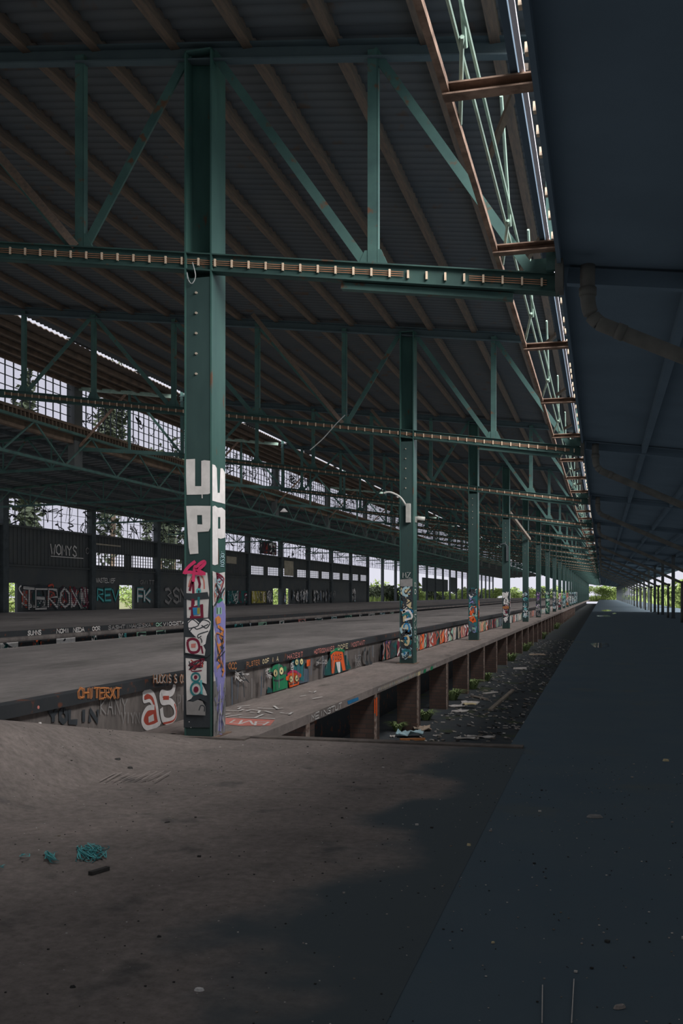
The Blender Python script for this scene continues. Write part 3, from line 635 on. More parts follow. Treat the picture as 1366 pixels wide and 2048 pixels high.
# cables clipped along the bottom chords
def cable_run(k, detailed):
    Y = CY0 + BAY * k + .025
    t = thing('cable_run', (0, Y, 5.3), ('copper cable run with pale clips along the %s truss' % ORD[k]), 'cable', 'cables along the trusses')
    m = MB()
    segs = [(-15, -3.6), (-3.6, -2.05), (-1.35, -.55)] if k == 0 else [(-15, -.7)]
    for a, c in segs:
        for q in range(3):
            zo = -.022 + .022 * q
            m.bar((a, Y, zb(a) + zo), (c, Y, zb(c) + zo), .006, .007)
    m.build('cable', 'cable', t)
    X = -15 if k else -12.2; mm = MB()
    while X < -.5:
        z = zb(X); bb = mm if not detailed else MB()
        bb.box(X - .010, X + .010, Y - .012, Y + .01, z - .042, z + .042)
        if detailed: bb.build('clip', 'clip', t)
        X += .2 if k < 2 else .26
    if not detailed: mm.build('clip', 'clip', t)
for k in range(12): cable_run(k, k < 3)
tag(MB().tube(smooth_pts([onY(385, 525, CY0 - .03), onY(391, 552, CY0 - .04), onY(384, 567, CY0 - .04), onY(377, 560, CY0 - .03), onY(374, 545, CY0 - .02)]), .006, 6).build('wire', 'wire'), 'short loose wire loop hanging on the first column below the cables', 'wire')
tag(MB().tube(smooth_pts([onY(690, 830, 22.6), onY(672, 848, 22.6), onY(645, 878, 22.6), onY(620, 900, 22.6)]), .012, 6).build('wire', 'wire'), 'grey wire drooping from the second truss left of the second column', 'wire')

# ------------------------------------------------------------------ roof shells and purlins
def corr(name, x0, x1, zf, m, pitch=.21, amp=.038, ya=YA, yb=YE):
    b_ = MB(); n_ = int((yb - ya) / (pitch / 2))
    nx = 2
    for i in range(n_ + 1):
        y = ya + i * pitch / 2; dz = amp if i % 2 else -amp
        for j in range(nx): x = x0 + (x1 - x0) * j / (nx - 1); b_.v.append((x, y, zf(x) + dz))
    for i in range(n_):
        b_.f.append((2 * i, 2 * i + 1, 2 * i + 3, 2 * i + 2)); b_.m.append(0)
    o = b_.build(name, m)
    md = o.modifiers.new('thick', 'SOLIDIFY'); md.thickness = .02; md.offset = 1
    return o
struct(corr('ceiling', -.55, -15.35, zd, 'deck'), 'dark corrugated roof sheets over the platforms', 'ceiling')
zm = lambda X: 9.385 + (-15.75 - X) * .125
struct(corr('ceiling', -15.75, -20.25, zm, 'deck2', .3, .02), 'brownish upper roof sheets above the clerestory windows', 'ceiling')
zn = lambda X: 8.12 - (-20 - X) * .055
struct(corr('ceiling', -19.9, -33.3, zn, 'deck', .3), 'dark lower roof over the far platform', 'ceiling')
PX = [-1.09, -1.83, -2.84, -3.85, -4.73, -5.73, -6.65, -7.6, -8.55, -9.5, -10.45, -11.4, -12.35, -13.4, -14.5]
for i, X in enumerate(PX):
    o = MB().box(-.055, .055, YA, YE, -.08, .08).build('purlin', 'purlin'); o.location = (X, 0, zp(X))
    tag(o, 'brown timber purlin under the roof sheets, %s from the right roof edge' % ('first' if i == 0 else ORD[i]), 'purlin', 'roof purlins')
for i, X in enumerate([-16.5, -17.3, -18.1, -18.9, -19.8]):
    o = MB().box(-.05, .05, YA, YE, -.07, .07).build('purlin', 'sill'); o.location = (X, 0, zm(X) - .12)
    tag(o, 'rusty purlin above the clerestory windows, %s from the light leaking roof step' % ('first' if i == 0 else ORD[i]), 'purlin', 'upper roof purlins')
for i in range(8):
    X = -20.6 - i * 1.7
    o = MB().box(-.05, .05, YA, YE, -.08, .08).build('purlin', 'mull'); o.location = (X, 0, zn(X) - .11)
    tag(o, 'dark purlin under the low far roof, %s row below the clerestory windows' % ('first' if i == 0 else ORD[i]), 'purlin', 'far roof purlins')
m = MB(); rr = random.Random(8); y = 5.0
while y < 330:
    L = rr.uniform(.4, 2.2) * (1 + y / 120); m.box(-15.86, -15.32, y, y + L, 9.44, 9.46); y += L + rr.uniform(1.2, 5.0)
tag(m.build('roof_flashing', 'mull'), 'broken flashing strips over the light slit at the roof step', 'flashing', kind='structure')
# upper frames between the main roof and the clerestory, and trusses of the far aisle
def upper_frame():
    y = CY0 + .1; t = thing('clerestory_frame', (-17, y, 8), 'x', 'frame', 'clerestory frames')
    MB().bar((-15.75, y, 9.18), (-20, y, 9.72), .1, .14).build('rafter', 'pipe', t)
    MB().bar((-15.5, y, 6.95), (-20, y, 7.35), .1, .14).build('bottom_chord', 'truss', t)
    MB().bar((-15.5, y, 6.9), (-15.5, y, 9.4), .1, .12, (1, 0, 0)).build('vertical', 'truss', t)
    MB().bar((-17.7, y, 7.1), (-17.7, y, 9.6), .08, .08, (1, 0, 0)).build('vertical', 'truss', t)
    MB().bar((-15.5, y, 6.95), (-17.7, y, 9.55), .07, .08).build('diagonal', 'truss', t)
    MB().bar((-20, y, 7.3), (-17.7, y, 9.55), .07, .08).build('diagonal', 'rust', t)
    MB().box(-20.12, -19.88, y - .12, y + .12, 6.5, 9.8).build('post', 'truss', t)
    return t
uf = upper_frame(); uf['label'] = 'nearest green clerestory frame left of the main roof'
for k in range(1, 20): copy_tree(uf, (0, BAY * k, 0), '%s green clerestory frame from the camera, between roof step and windows' % ORD[k])
def aisle_truss():
    y = CY0 + .1; t = thing('aisle_truss', (-26, y, 6), 'x', 'truss', 'far aisle trusses')
    zz = lambda X: 6.55 + (0 if X > -24 else (X + 24) * .02)
    MB().bar((-20, y, 6.6), (-33, y, 6.35), .10, .10).build('bottom_chord', 'truss', t)
    MB().bar((-20, y, 7.95), (-33, y, 7.25), .10, .10).build('top_chord', 'truss', t)
    n_ = 6
    for i in range(n_):
        a = -20 - 13 * i / n_; c = -20 - 13 * (i + .5) / n_; d = -20 - 13 * (i + 1) / n_
        tz = lambda X: 7.95 + (X + 20) / 13 * .7; bz = lambda X: 6.6 + (X + 20) / 13 * .25
        MB().bar((a, y, tz(a)), (c, y, bz(c)), .06, .06).build('diagonal', 'truss', t)
        MB().bar((c, y, bz(c)), (d, y, tz(d)), .06, .06).build('diagonal', 'truss', t)
        MB().bar((c, y, bz(c)), (c, y, tz(c)), .05, .05, (1, 0, 0)).build('vertical', 'truss', t)
    MB().bar((-20, y, 5.2), (-26.5, y, 6.45), .07, .07).build('knee_brace', 'truss', t)
    return t
at = aisle_truss(); at.location.y += BAY; at['label'] = 'nearest green truss under the low far roof'
bpy.context.view_layer.update()
for k in range(1, 14): copy_tree(at, (0, BAY * k, 0), '%s green truss under the low far roof, counted from the camera' % ORD[k])
# longitudinal lattice girders below the clerestory
for (X, nm) in ((-19.6, 'below the clerestory sill'),):
    t = thing('lattice_girder', (X, 60, 7), 'long dark lattice girder running ' + nm, 'girder')
    MB().box(X - .05, X + .05, 5, 160, 6.45, 6.55).build('bottom_chord', 'truss', t); MB().box(X - .05, X + .05, 5, 160, 7.75, 7.85).build('top_chord', 'truss', t)
    m = MB(); y = 5
    while y < 158: m.bar((X, y, 6.5), (X, y + 2, 7.8), .05, .06); m.bar((X, y + 2, 7.8), (X, y + 4.1, 6.5), .05, .06); y += 4.1
    m.build('web', 'truss', t)

# ------------------------------------------------------------------ service frame beside the valley gutter
t = thing('gutter_frame', (-.75, 10, 5.15), 'lit ladder frame of rusty struts and pale pipes beside the gutter', 'frame')
LZ = 5.15
yend = 200
MB().channel((-1.06, 2, LZ), (-1.06, yend, LZ), .05, .06, .010).build('side_rail', 'rust', t)
MB().bar((-.53, 2, LZ + .05), (-.53, yend, LZ + .05), .035, .035).build('rail', 'tube', t)['label'] = 'bright pale lilac rail'
MB().bar((-.585, 2, LZ + .08), (-.585, yend, LZ + .08), .05, .08).build('rail_backing', 'black', t)
for X, z in ((-.92, LZ + .12), (-.86, LZ + .19)): MB().tube([(X, 2, z), (X, yend, z)], .014, 6).build('pipe', 'pipe', t)['label'] = 'thin pale green pipe'
k = 0; y = CY0 - .15 - 2 * 3.32
while y < yend:
    MB().channel((-1.08, y, LZ - .02), (-.43, y, LZ - .02), .12, .085, .012, side=1).build('strut', 'rust', t)
    if k < 24:
        MB().tube([(-.89, y + .7 * BAY / 3 + .02, LZ + .12), (-1.04, y + 3.9, LZ + .02)], .016, 6).build('hanger', 'pipe', t)
        MB().tube([(-.86, y + 1.9, LZ + .85), (-.88, y + 3.0, LZ + .1)], .016, 6).build('hanger', 'pipe', t)
        MB().bar((-.55, y + .5, LZ + .35), (-1.0, y + 2.2, LZ + .45), .05, .05).build('brace', 'purlin', t)
    y += 3.32 if k < 2 else BAY / 3; k += 1
m = MB(); rr = random.Random(3); y = 5.0; k = 0
while y < 160:
    bb = MB() if k < 90 else m
    bb.box(-.49, -.44, y, y + .06, LZ, LZ + .07)  # pale block in place of a fleck of light leaking at the gutter
    if k < 90: bb.build('bracket', 'clip', t)
    y += rr.choice([.35, .5, .5, .75]) * (1 + y / 80); k += 1
tag(m.build('bracket', 'clip', t), 'far small pale blocks standing in for light flecks along the gutter', kind='stuff')
# end posts of the trusses at the gutter
for k in range(10):
    Y = CY0 + BAY * k
    o = MB().bar((-.50, Y - .05, zb(-.5) + .1), (-.52, Y + .1, zt(-.52)), .06, .10, (1, 0, 0)).build('end_post', 'truss')
    tag(o, 'green end post at the gutter end of the %s truss' % ORD[k], 'post', 'truss end posts')
    o = MB().box(-.46, -.38, Y - .14, Y + .12, 4.70, 5.0).build('outlet_box', 'pvc')
    tag(o, 'grey gutter outlet box at the end of the %s truss' % ORD[k], 'gutter box', 'gutter outlets')

# ------------------------------------------------------------------ dark canopy on the right
c = MB()
def slab(x0, x1, z0, z1, y0, y1, th=.08): c.hexa([(x0, y0, z0), (x1, y0, z1), (x1, y1, z1), (x0, y1, z0), (x0, y0, z0 + th), (x1, y0, z1 + th), (x1, y1, z1 + th), (x0, y1, z0 + th)])
zr = lambda X: 5.10 - (X + .43) * .13
slab(-.43, 7.5, zr(-.43), zr(7.5), YA, YE)
c.box(-.44, -.40, YA, YE, 4.95, 5.2)
struct(c.build('ceiling', 'black'), 'black underside of the low canopy roof on the right', 'ceiling')
struct(MB().box(-.46, -.40, YA, 3.2, 5.15, 7.5).build('sun_block_panel', 'black'), 'unseen dark panel added at the roof step to block sun', 'wall')  # unseen panel, added to keep the sun off the near floor
struct(MB().box(-33.3, 7.5, YA - .1, YA, -.3, 11).build('back_light_block', 'black'), 'unseen dark panel added behind the camera to block the sky', 'wall')  # added out of view to cut the sky light from behind
struct(MB().box(7.4, 7.5, YA, 97, 0, 4.0).build('right_light_block', 'black'), 'unseen black panel added on the right to block low sky light', 'wall')  # added out of view so the walkway stays dark
for i in range(5):
    X = .9 + i * 1.35
    o = MB().box(-.05, .05, YA, YE, -.09, .09).build('purlin', 'black'); o.location = (X, 0, zr(X) - .09)
    tag(o, 'black purlin under the right canopy, %s from the gutter' % ('first' if i == 0 else ORD[i]), 'purlin', 'canopy purlins')
for k in range(NB):
    Y = CY0 + BAY * k
    if k < 12:
        pts = [(-.14, Y, 4.95), (-.14, Y, 4.62), (-.11, Y, 4.46), (-.03, Y, 4.36), (.10, Y, 4.29), (1.2, Y + .05, 3.78), (4.32, Y + .2, 2.34), (4.42, Y + .2, 2.2), (4.42, Y + .2, 0.02)]
        t = thing('drainpipe', (4.42, Y + .2, 0), 'grey drainpipe curving from the gutter to the right canopy, %s from the camera' % ORD[k], 'drainpipe', 'drainpipes under the canopy')
        MB().tube(smooth_pts(pts, 4), .075, 12).build('pipe', 'pvc', t, True)
        MB().tube([(.14, Y, 4.271), (.22, Y + .004, 4.234)], .085, 12).build('collar', 'pvc', t, True); MB().tube([(-.14, Y, 4.72), (-.14, Y, 4.64)], .088, 12).build('collar', 'pvc', t, True)
    if k > 0:
        o = MB().box(-.11, .11, -.11, .11, 0, zr(4.6) - .1).box(-.16, .16, -.16, .16, 0, .03).build('post', 'mull'); o.location = (4.75, Y, 0)
        tag(o, 'dark post of the right canopy, %s from the camera' % ORD[k - 1], 'post', 'right canopy posts')
    o = MB().bar((-.35, Y + .4, zr(-.35) - .12), (7.3, Y + .4, zr(7.3) - .12), .12, .16).build('rafter', 'black')
    tag(o, 'black rafter of the right canopy, %s from the camera' % ORD[k], 'rafter', 'canopy rafters')

# ------------------------------------------------------------------ piers under the ledge
y = CY0 + 2.3; k = 0
while y < 150:
    t = thing('pier', (-4.2, y, PIT), '%s brick pier under the ledge, counted from the camera' % ORD[k], 'pier', 'brick piers under the ledge')
    MB().box(-4.25, LX - .02, y, y + .42, PIT, -.12).build('brickwork', 'brick', t)
    MB().box(LX - .02, LX + .005, y - .004, y + .10, PIT, -.12).build('edge', 'pier_edge' if k != 1 else 'pier_edge', t)['label'] = 'pale edge strip with side light in its colour'
    if k == 1:
        P = Paint((0, -1, 0), .006); P.fill([(LX - .018, y - .004, -.45), (LX + .004, y - .004, -.45), (LX + .004, y - .004, -.2), (LX - .018, y - .004, -.2)], 'p_vorange')
        P.n = V((1, 0, 0)); P.fill([(LX + .005, y, -.5), (LX + .005, y + .1, -.5), (LX + .005, y + .1, -.18), (LX + .005, y, -.18)], 'p_vorange'); P.build('paint_patch', parent=t)['label'] = 'bright orange paint patch'
    y += BAY / 3; k += 1
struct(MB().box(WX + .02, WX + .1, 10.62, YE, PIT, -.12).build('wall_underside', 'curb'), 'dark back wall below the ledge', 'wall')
P = Paint((1, 0, 0)); fe = lambda px, py: onX(px, py, LX)
P.fill([fe(*p) for p in [(694, 1402), (716, 1394), (717, 1400), (696, 1409)]], 'p_blue')
text(P, lambda u, v: V((LX, u, v)), 'MEINSTUT', fe(622, 1430).y, -.10, fe(682, 1410).y, -.02, .018, 'p_offwhite', rnd, .1)
yy = 17.0
while yy < 23:
    P.line([(LX, yy, -.08), (LX, yy + .05, -.03)], .02, rnd.choice(['p_cream', 'p_offwhite', 'p_mint'])); yy += .09
for a, m in ((20.6, 'p_cream'), (21.3, 'p_green'), (22.2, 'p_green')): P.fill([(LX, a, -.1), (LX, a + .3, -.1), (LX, a + .35, -.02), (LX, a + .05, -.02)], m)
P.build('graffiti', parent=bpy.data.objects['ledge'])['label'] = 'blue patch and small pale letters along the ledge edge'

# ------------------------------------------------------------------ clerestory windows
CWX = -20.0; z0, z1 = 8.20, 9.93
def scribble_panes(P, X, ya, yb, za, zb_, n_, r, mats=('p_black',)):
    for k in range(n_):
        y0, zz = r.uniform(ya, yb), r.uniform(za, zb_); s_ = r.uniform(.3, .8)
        pts = [(X, max(ya, min(yb, y0 + r.uniform(-1, 1) * s_)), max(za, min(zb_, zz + r.uniform(-1, 1) * s_ * .8))) for _ in range(5)]
        P.line(smooth_pts(pts, 4), r.uniform(.03, .09), r.choice(mats))
def window(i, X, ya, yb, za, zb_, step, rows, cat, label, dens, r):
    w = MB()
    y = ya
    while y <= yb + .01: w.box(X - .02, X + .02, y - .016, y + .016, za, zb_); y += step
    for j in range(rows + 1): z = za + (zb_ - za) * j / rows; w.box(X - .018, X + .018, ya, yb, z - .012, z + .012)
    o = struct(w.build('window_%d' % i, 'mull'), label, cat)
    MB().box(X - .004, X + .004, ya, yb, za, zb_).build('glass', 'glass', o)
    if dens:
        P = Paint((1, 0, 0), .008); scribble_panes(P, X, ya, yb, za, zb_, dens, r); P.build('graffiti', parent=o)['label'] = 'black scrawls painted over the panes'
    return o
wi = 1
for k in range(0, 16):
    ya = CY0 + .35 + BAY * k; yb = ya + BAY - .7
    r = random.Random(90 + k)
    window(wi, CWX, ya, yb, z0, z1, .52, 5, 'window', '%s clerestory window band from the camera under the upper roof' % ORD[k], [0, 6, 14, 34, 40, 46, 50, 50, 50, 40, 40, 40, 30, 30, 20, 20][k], r); wi += 1
    o = MB().box(CWX - .14, CWX + .14, ya - .62, ya, 6.6, 9.95).build('window_post', 'sheet'); tag(o, '%s solid post between the clerestory window bands' % ORD[k], 'post', 'clerestory posts', 'structure')
s_ = MB(); s_.box(CWX - .1, CWX + .25, 0, 210, z0 - .10, z0); s_.box(CWX - .1, CWX + .35, 0, 210, z0 - .42, z0 - .36); s_.box(CWX - .1, CWX + .1, 0, 210, z0 - .7, z0 - .12)
y = 20.
while y < 100: s_.box(CWX + .1, CWX + .28, y, y + .07, z0 - .34, z0 - .12); y += .26
struct(s_.build('window_sill', 'sill'), 'rusty ribbed sill below the clerestory windows', 'sill')

# ------------------------------------------------------------------ far left wall
FX = -33.0; B0, BL = 49.85, 10.1
wl = MB(); wg = Paint((1, 0, 0), .012); bands = MB()
FN = 10
doors = {0: [(43.5, 45.0)], }
bays = [B0 - BL + BL * i for i in range(FN)]
top = 7.35
fwl = lambda px, py: onX(px, py, FX)
gaps = []
for (u0, u1) in ((5, 35), (237, 268), (545, 559), (571, 579)): gaps.append((fwl(u0, 1200).y, fwl(u1, 1200).y))
def rowbox(za, zb_, ya, yb, hole): 
    segs = [(ya, yb)]
    for g0, g1 in hole:
        out = []
        for a, c_ in segs:
            if g1 <= a or g0 >= c_: out.append((a, c_)); continue
            if g0 > a: out.append((a, g0))
            if g1 < c_: out.append((g1, c_))
        segs = out
    for a, c_ in segs: wl.box(FX - .12, FX, a, c_, za, zb_)
slits = [(y + .32, y + .52) for y in bays]
Yw0, Yw1 = 14.0, B0 - BL + BL * FN
rowbox(PZ, 2.30, Yw0, Yw1, gaps + slits); rowbox(2.30, 3.35, Yw0, Yw1, slits)
lw = {}      # louvre openings per bay: True where the mid band is open
fully = {0, 3, 5}
for i in range(-3, FN):
    ya = B0 - BL + BL * i; yb = ya + BL
    if ya < Yw0: ya = Yw0
    if yb <= Yw0: continue
    if i in (0, 1, 4) or i < 0: wl.box(FX - .12, FX, ya, yb, 3.35, 5.60)
    else:
        wl.box(FX - .12, FX, ya, yb, 3.35, 3.62)
        wl.box(FX - .12, FX, ya, yb, 4.45, 5.60)
        wl.box(FX - .12, FX, ya + BL * .50, ya + BL * .60, 3.6, 4.5)
        for q in range(3): wl.box(FX - .05, FX - .02, ya, yb, 3.8 + q * .22, 3.83 + q * .22)
y = Yw0
while y < Yw1:          # sheet ribs of the upper panels
    wl.box(FX, FX + .03, y, y + .10, 3.4, 5.55); y += .42
wl.box(FX - .2, FX + .25, Yw0, Yw1, 5.55, 5.66); wl.box(FX - .2, FX + .12, Yw0, Yw1, 3.28, 3.36)
wl.box(FX - .25, FX + .1, Yw0, YE, top - .1, top + .1)
for g0, g1 in gaps:
    for yy in (g0, g1): wl.box(FX - .14, FX + .03, yy - .06, yy + .06, PZ, 2.35)
wallf = struct(wl.build('wall_left', 'sheet'), 'far dark shed wall with graffiti panels, doorways and window bands', 'wall')
i = 0
for yb_ in [B0 - BL + BL * j for j in range(-2, 28)]:
    o = MB().box(FX - .1, FX + .28, yb_ - .28, yb_ + .28, PZ, top).build('wall_post', 'mull')
    tag(o, '%s dark post of the far left wall from the camera' % ORD[i], 'post', 'far wall posts', 'structure'); i += 1
for j in range(-2, 27):
    ya = B0 - BL + BL * j + .3; yb = ya + BL - .6
    if ya < 20: continue
    r = random.Random(300 + j); n_ = 0 if j == 0 else (26 if j < FN else 3)
    window(wi, FX, ya, yb, 5.66, top - .1, 1.02 if j < FN else 1.6, 3, 'window', ('%s high window band of the far left wall, counted from the camera' % ORD[j + 2]), n_, r); wi += 1
# faded louvres seen behind the wall openings
for (u0, u1, v0, v1, lab) in ((188, 240, 1086, 1094, 'pale faded louvre over the second wall bay'), (452, 472, 1112, 1128, 'yellowed louvre right of the first column'), (568, 586, 1121, 1152, 'yellowed shutter board in the far wall bay')):
    a, c_ = fwl(u0, v0), fwl(u1, v1)
    tag(MB().box(FX + .01, FX + .06, a.y, c_.y, c_.z, a.z).build('louvre', 'louvre'), lab, 'louvre')
G = Paint((1, 0, 0), .035)
def pieceY(u0, u1, za, zb_, pl_, r, bg=None, cell=1.0, lw_=.10):
    a, c_ = fwl(u0, 1200).y, fwl(u1, 1200).y
    scrawl(G, lambda u, v: V((FX, u, v)), a, c_, za, zb_, pl_, r, cell, bg, lw_)
r = random.Random(5)
pieceY(38, 178, .7, 2.15, ['p_offwhite', 'p_crimson', 'p_dkteal', 'p_grey', 'p_red'], r, None, 1.4, .14)
a, c_ = fwl(45, 1200).y, fwl(160, 1200).y
text(G, lambda u, v: V((FX, u, v)), 'TERON', a, .8, c_, 2.0, .30, 'p_black', r, .12); text(G, lambda u, v: V((FX, u, v)), 'TERON', a, .8, c_, 2.0, .16, 'p_offwhite', r, .12)
for z in [.7 + .12 * q for q in range(12)]: G.line([(FX, a, z), (FX, c_ + 1.5, z)], .035, 'p_black')
def wtext(s_, u0, u1, za, zb_, w, m, bgm=None):
    a, c_ = fwl(u0, 1200).y, fwl(u1, 1200).y
    if bgm: text(G, lambda u, v: V((FX, u, v)), s_, a, za, c_, zb_, w * 2, bgm, r, .15)
    text(G, lambda u, v: V((FX, u, v)), s_, a, za, c_, zb_, w, m, r, .15)
wtext('REV', 193, 235, 1.2, 2.0, .14, 'p_cyan', 'p_dkteal'); wtext('FK', 273, 299, 1.1, 2.0, .18, 'p_offwhite', 'p_teal'); wtext('3SN', 328, 372, 1.0, 2.1, .22, 'p_grey', None)
wtext('WASTELIEF', 190, 228, 2.45, 2.75, .06, 'p_offwhite'); wtext('GWITT', 278, 306, 2.4, 2.7, .06, 'p_grey')
pieceY(452, 495, .8, 2.0, ['p_dkteal', 'p_teal', 'p_crimson', 'p_dkteal'], r, 'p_dkteal', 1.3, .1)
pieceY(501, 530, .8, 2.0, ['p_olive', 'p_olive', 'p_cream'], r, 'p_olive', 1.1, .1); pieceY(531, 544, .8, 2.0, ['p_slate', 'p_grey'], r, None, 1., .1)
pieceY(560, 570, .8, 2.0, ['p_blue', 'p_rose'], r, None, .8, .1); pieceY(582, 615, .8, 2.2, ['p_grey', 'p_slate', 'p_offwhite'], r, None, 1.2, .13); pieceY(624, 668, .8, 2.2, ['p_grey', 'p_slate'], r, None, 1.3, .13)
pieceY(700, 708, .7, 2.4, ['p_grey', 'p_offwhite', 'p_ltblue'], r, None, 1., .12)
a, c_ = fwl(100, 1100).y, fwl(152, 1100).y
G.off = .05
text(G, lambda u, v: V((FX + .0, u, v)), 'WOMYS', a, 4.1, c_, 4.75, .10, 'p_offwhite', r, .2); text(G, lambda u, v: V((FX, u, v)), '80S', c_ + .6, 4.3, c_ + 2.2, 4.75, .07, 'p_grey', r, .2)
G.line([(FX, a, 4.0), (FX, a + 4, 4.0)], .05, 'p_offwhite')
P_ = G; pieceY(518, 552, 5.75, 7.1, ['p_crimson', 'p_red', 'p_black'], r, 'p_black', 1.4, .15)
G.build('graffiti', parent=wallf)['label'] = 'large graffiti pieces in white, teal, olive and red along the wall'
# dark boards hanging in the open part of the far side
for (u0, u1, v0, v1, lab) in ((845, 895, 1158, 1179, 'dark board hanging in the open side between second and third column'), (900, 912, 1157, 1180, 'small dark board beside the hanging board in the open side')):
    a, c_ = onX(u0, v0, -33), onX(u1, v1, -33)
    tag(MB().box(-33.1, -32.9, a.y, c_.y, c_.z - .5, a.z + .3).build('hanging_board', 'mull'), lab, 'board')

# ------------------------------------------------------------------ lamps and brace on columns
Y2 = CY0 + BAY
t = thing('wall_lamp', (CMX, Y2 - .02, 3.5), 'grey bracket lamp with curved arm on the second column', 'lamp')
MB().box(CMX + .0, CMX + .10, Y2 - .10, Y2, 3.28, 3.72).build('bracket', 'lamp', t)
MB().tube(smooth_pts([(CMX + .03, Y2 - .06, 3.62), (CMX - .12, Y2 - .12, 3.86), (CMX - .35, Y2 - .18, 3.98), (CMX - .5, Y2 - .2, 3.96)]), .022, 8).build('arm', 'lamp', t)
t = thing('wall_lamp', (CXR, Y2 + .2, 3.5), 'small flat lamp shade sticking out right of the second column', 'lamp')
m = MB(); m.tube([(CXR + .02, Y2 + .25, 3.38), (CXR + .06, Y2 + .25, 3.40), (CXR + .22, Y2 + .25, 3.38)], .05, 10); m.build('lamp_shade', 'lamp', t, True)
MB().box(CXR, CXR + .03, Y2 + .2, Y2 + .3, 3.3, 3.44).build('bracket', 'lamp', t)
Y4 = CY0 + 3 * BAY
t = thing('wall_lamp', (CMX, Y4, 3.5), 'dark curved lamp bracket on the fourth column', 'lamp')
MB().box(CMX + .02, CMX + .12, Y4 - .1, Y4, 3.2, 3.9).build('bracket', 'mull', t); MB().tube(smooth_pts([(CMX + .06, Y4 - .05, 3.9), (CMX - .05, Y4 - .08, 4.02), (CMX - .25, Y4 - .1, 3.98)]), .03, 8).build('arm', 'mull', t)
tag(MB().bar((CXR, Y4 + .2, 5.5), (CXR + .1, Y4 + BAY - .1, 4.9), .12, .14).build('brace', 'board'), 'pale timber brace leaning between fourth and fifth column', 'brace')
p = onX(568, 1022, -17)
t = thing('pendant_lamp', p, 'small white pendant lamp hanging far left of the second column', 'lamp')
m = MB(); n_ = 14
for i_ in range(n_):
    a, c_ = 2 * math.pi * i_ / n_, 2 * math.pi * (i_ + 1) / n_
    m.poly([(p.x + .22 * math.cos(a), p.y + .22 * math.sin(a), p.z - .05), (p.x + .22 * math.cos(c_), p.y + .22 * math.sin(c_), p.z - .05), (p.x + .05 * math.cos(c_), p.y + .05 * math.sin(c_), p.z + .14), (p.x + .05 * math.cos(a), p.y + .05 * math.sin(a), p.z + .14)])
m.build('lamp_shade', 'p_white', t); MB().tube([(p.x, p.y, p.z + .1), (p.x, p.y, 6.9)], .012, 6).build('cord', 'mull', t)

# ------------------------------------------------------------------ vegetation
def foliage_mesh(name, seed, n_, rx, ry, h, size, m, lumps=6):
    r = random.Random(seed); b_ = MB()
    L = [(r.uniform(-.7, .7) * rx, r.uniform(-.7, .7) * ry, r.uniform(.25, .8) * h, r.uniform(.3, .55)) for _ in range(lumps)]
    for k in range(n_):
        lx, ly, lz, lr = r.choice(L)
        d = V((r.gauss(0, 1), r.gauss(0, 1), r.gauss(0, 1))).normalized() * (r.random() ** .4)
        p = V((lx + d.x * lr * rx, ly + d.y * lr * ry, max(.02, lz + d.z * lr * h * .7)))
        a = V((r.gauss(0, 1), r.gauss(0, 1), r.gauss(0, .6))).normalized() * size * r.uniform(.5, 1.2); c_ = a.cross(V((r.gauss(0, 1), r.gauss(0, 1), r.gauss(0, 1)))).normalized() * size * r.uniform(.25, .5)
        b_.poly([p - a, p - a * .2 + c_, p + a, p - a * .2 - c_])
    return b_
def bush(loc, seed, rx, ry, h, size, m, label, n_=900, group='bushes outside the hall'):
    t = thing('bush', loc, label, 'bush', group)
    o = foliage_mesh('foliage', seed, n_, rx, ry, h, size, m).build('foliage', m); o.parent = t
    s_ = MB(); r = random.Random(seed)
    for k in range(5): s_.tube([(r.uniform(-.1, .1), r.uniform(-.1, .1), 0), (r.uniform(-.5, .5) * rx, r.uniform(-.5, .5) * ry, h * .6)], .03, 5)
    o = s_.build('stem', 'bark'); o.parent = t
    return t
r = random.Random(11); k = 0
for (u, z) in ((18, 0), (250, 0), (548, 0), (575, 0)):
    a = onX(u, 1200, -45.0); bush((-45, a.y + 2, -.35), 500 + k, 3., 4.5, 3.2, .22, 'leaf', 'sunlit green bush behind the %s open doorway of the far wall' % ['first', 'second', 'third', 'fourth'][k], 1500); k += 1
nb = 0
for (u, X, h) in ((760, -38, 3.6), (790, -37, 4.6), (815, -40, 3.0), (842, -38, 3.2), (870, -40, 3.6), (905, -37, 3.4), (935, -38, 4.2), (965, -36, 3.8), (990, -36, 4.8), (1015, -34, 4.4), (1045, -30, 4.6), (1070, -26, 4.8), (1095, -22, 5.0), (1125, -17, 5.0), (1160, -10, 5.4)):
    if u < 1020: a = onX(u, 1190, X)
    else: a = onY(u, 1190, 352 + (u % 7))
    bush((a.x, a.y, -.35), 520 + nb, 4.5, 9., h, .5, 'leaf' if nb % 3 else 'leafd', '%s bush of the green row beyond the open end of the hall, from the left' % ('first' if nb == 0 else ORD[nb]), 1300, 'bushes beyond the open end'); nb += 1
nb = 0
for (u, Y, h, sc_) in ((1196, 352, 5.5, 4), (1215, 349, 5.0, 4), (1236, 355, 6, 4), (1262, 330, 5, 5), (1290, 240, 4.2, 4.5), (1318, 190, 4.0, 4), (1340, 160, 3.8, 4), (1362, 135, 3.6, 4)):
    a = onY(u, 1190, Y); bush((max(a.x, 13) if Y < 345 else a.x, a.y, -.35), 560 + nb, sc_, 7, h, .42, 'leaf', '%s bush behind the right canopy posts, from the walkway end' % ('first' if nb == 0 else ORD[nb]), 1200, 'bushes behind the right canopy'); nb += 1
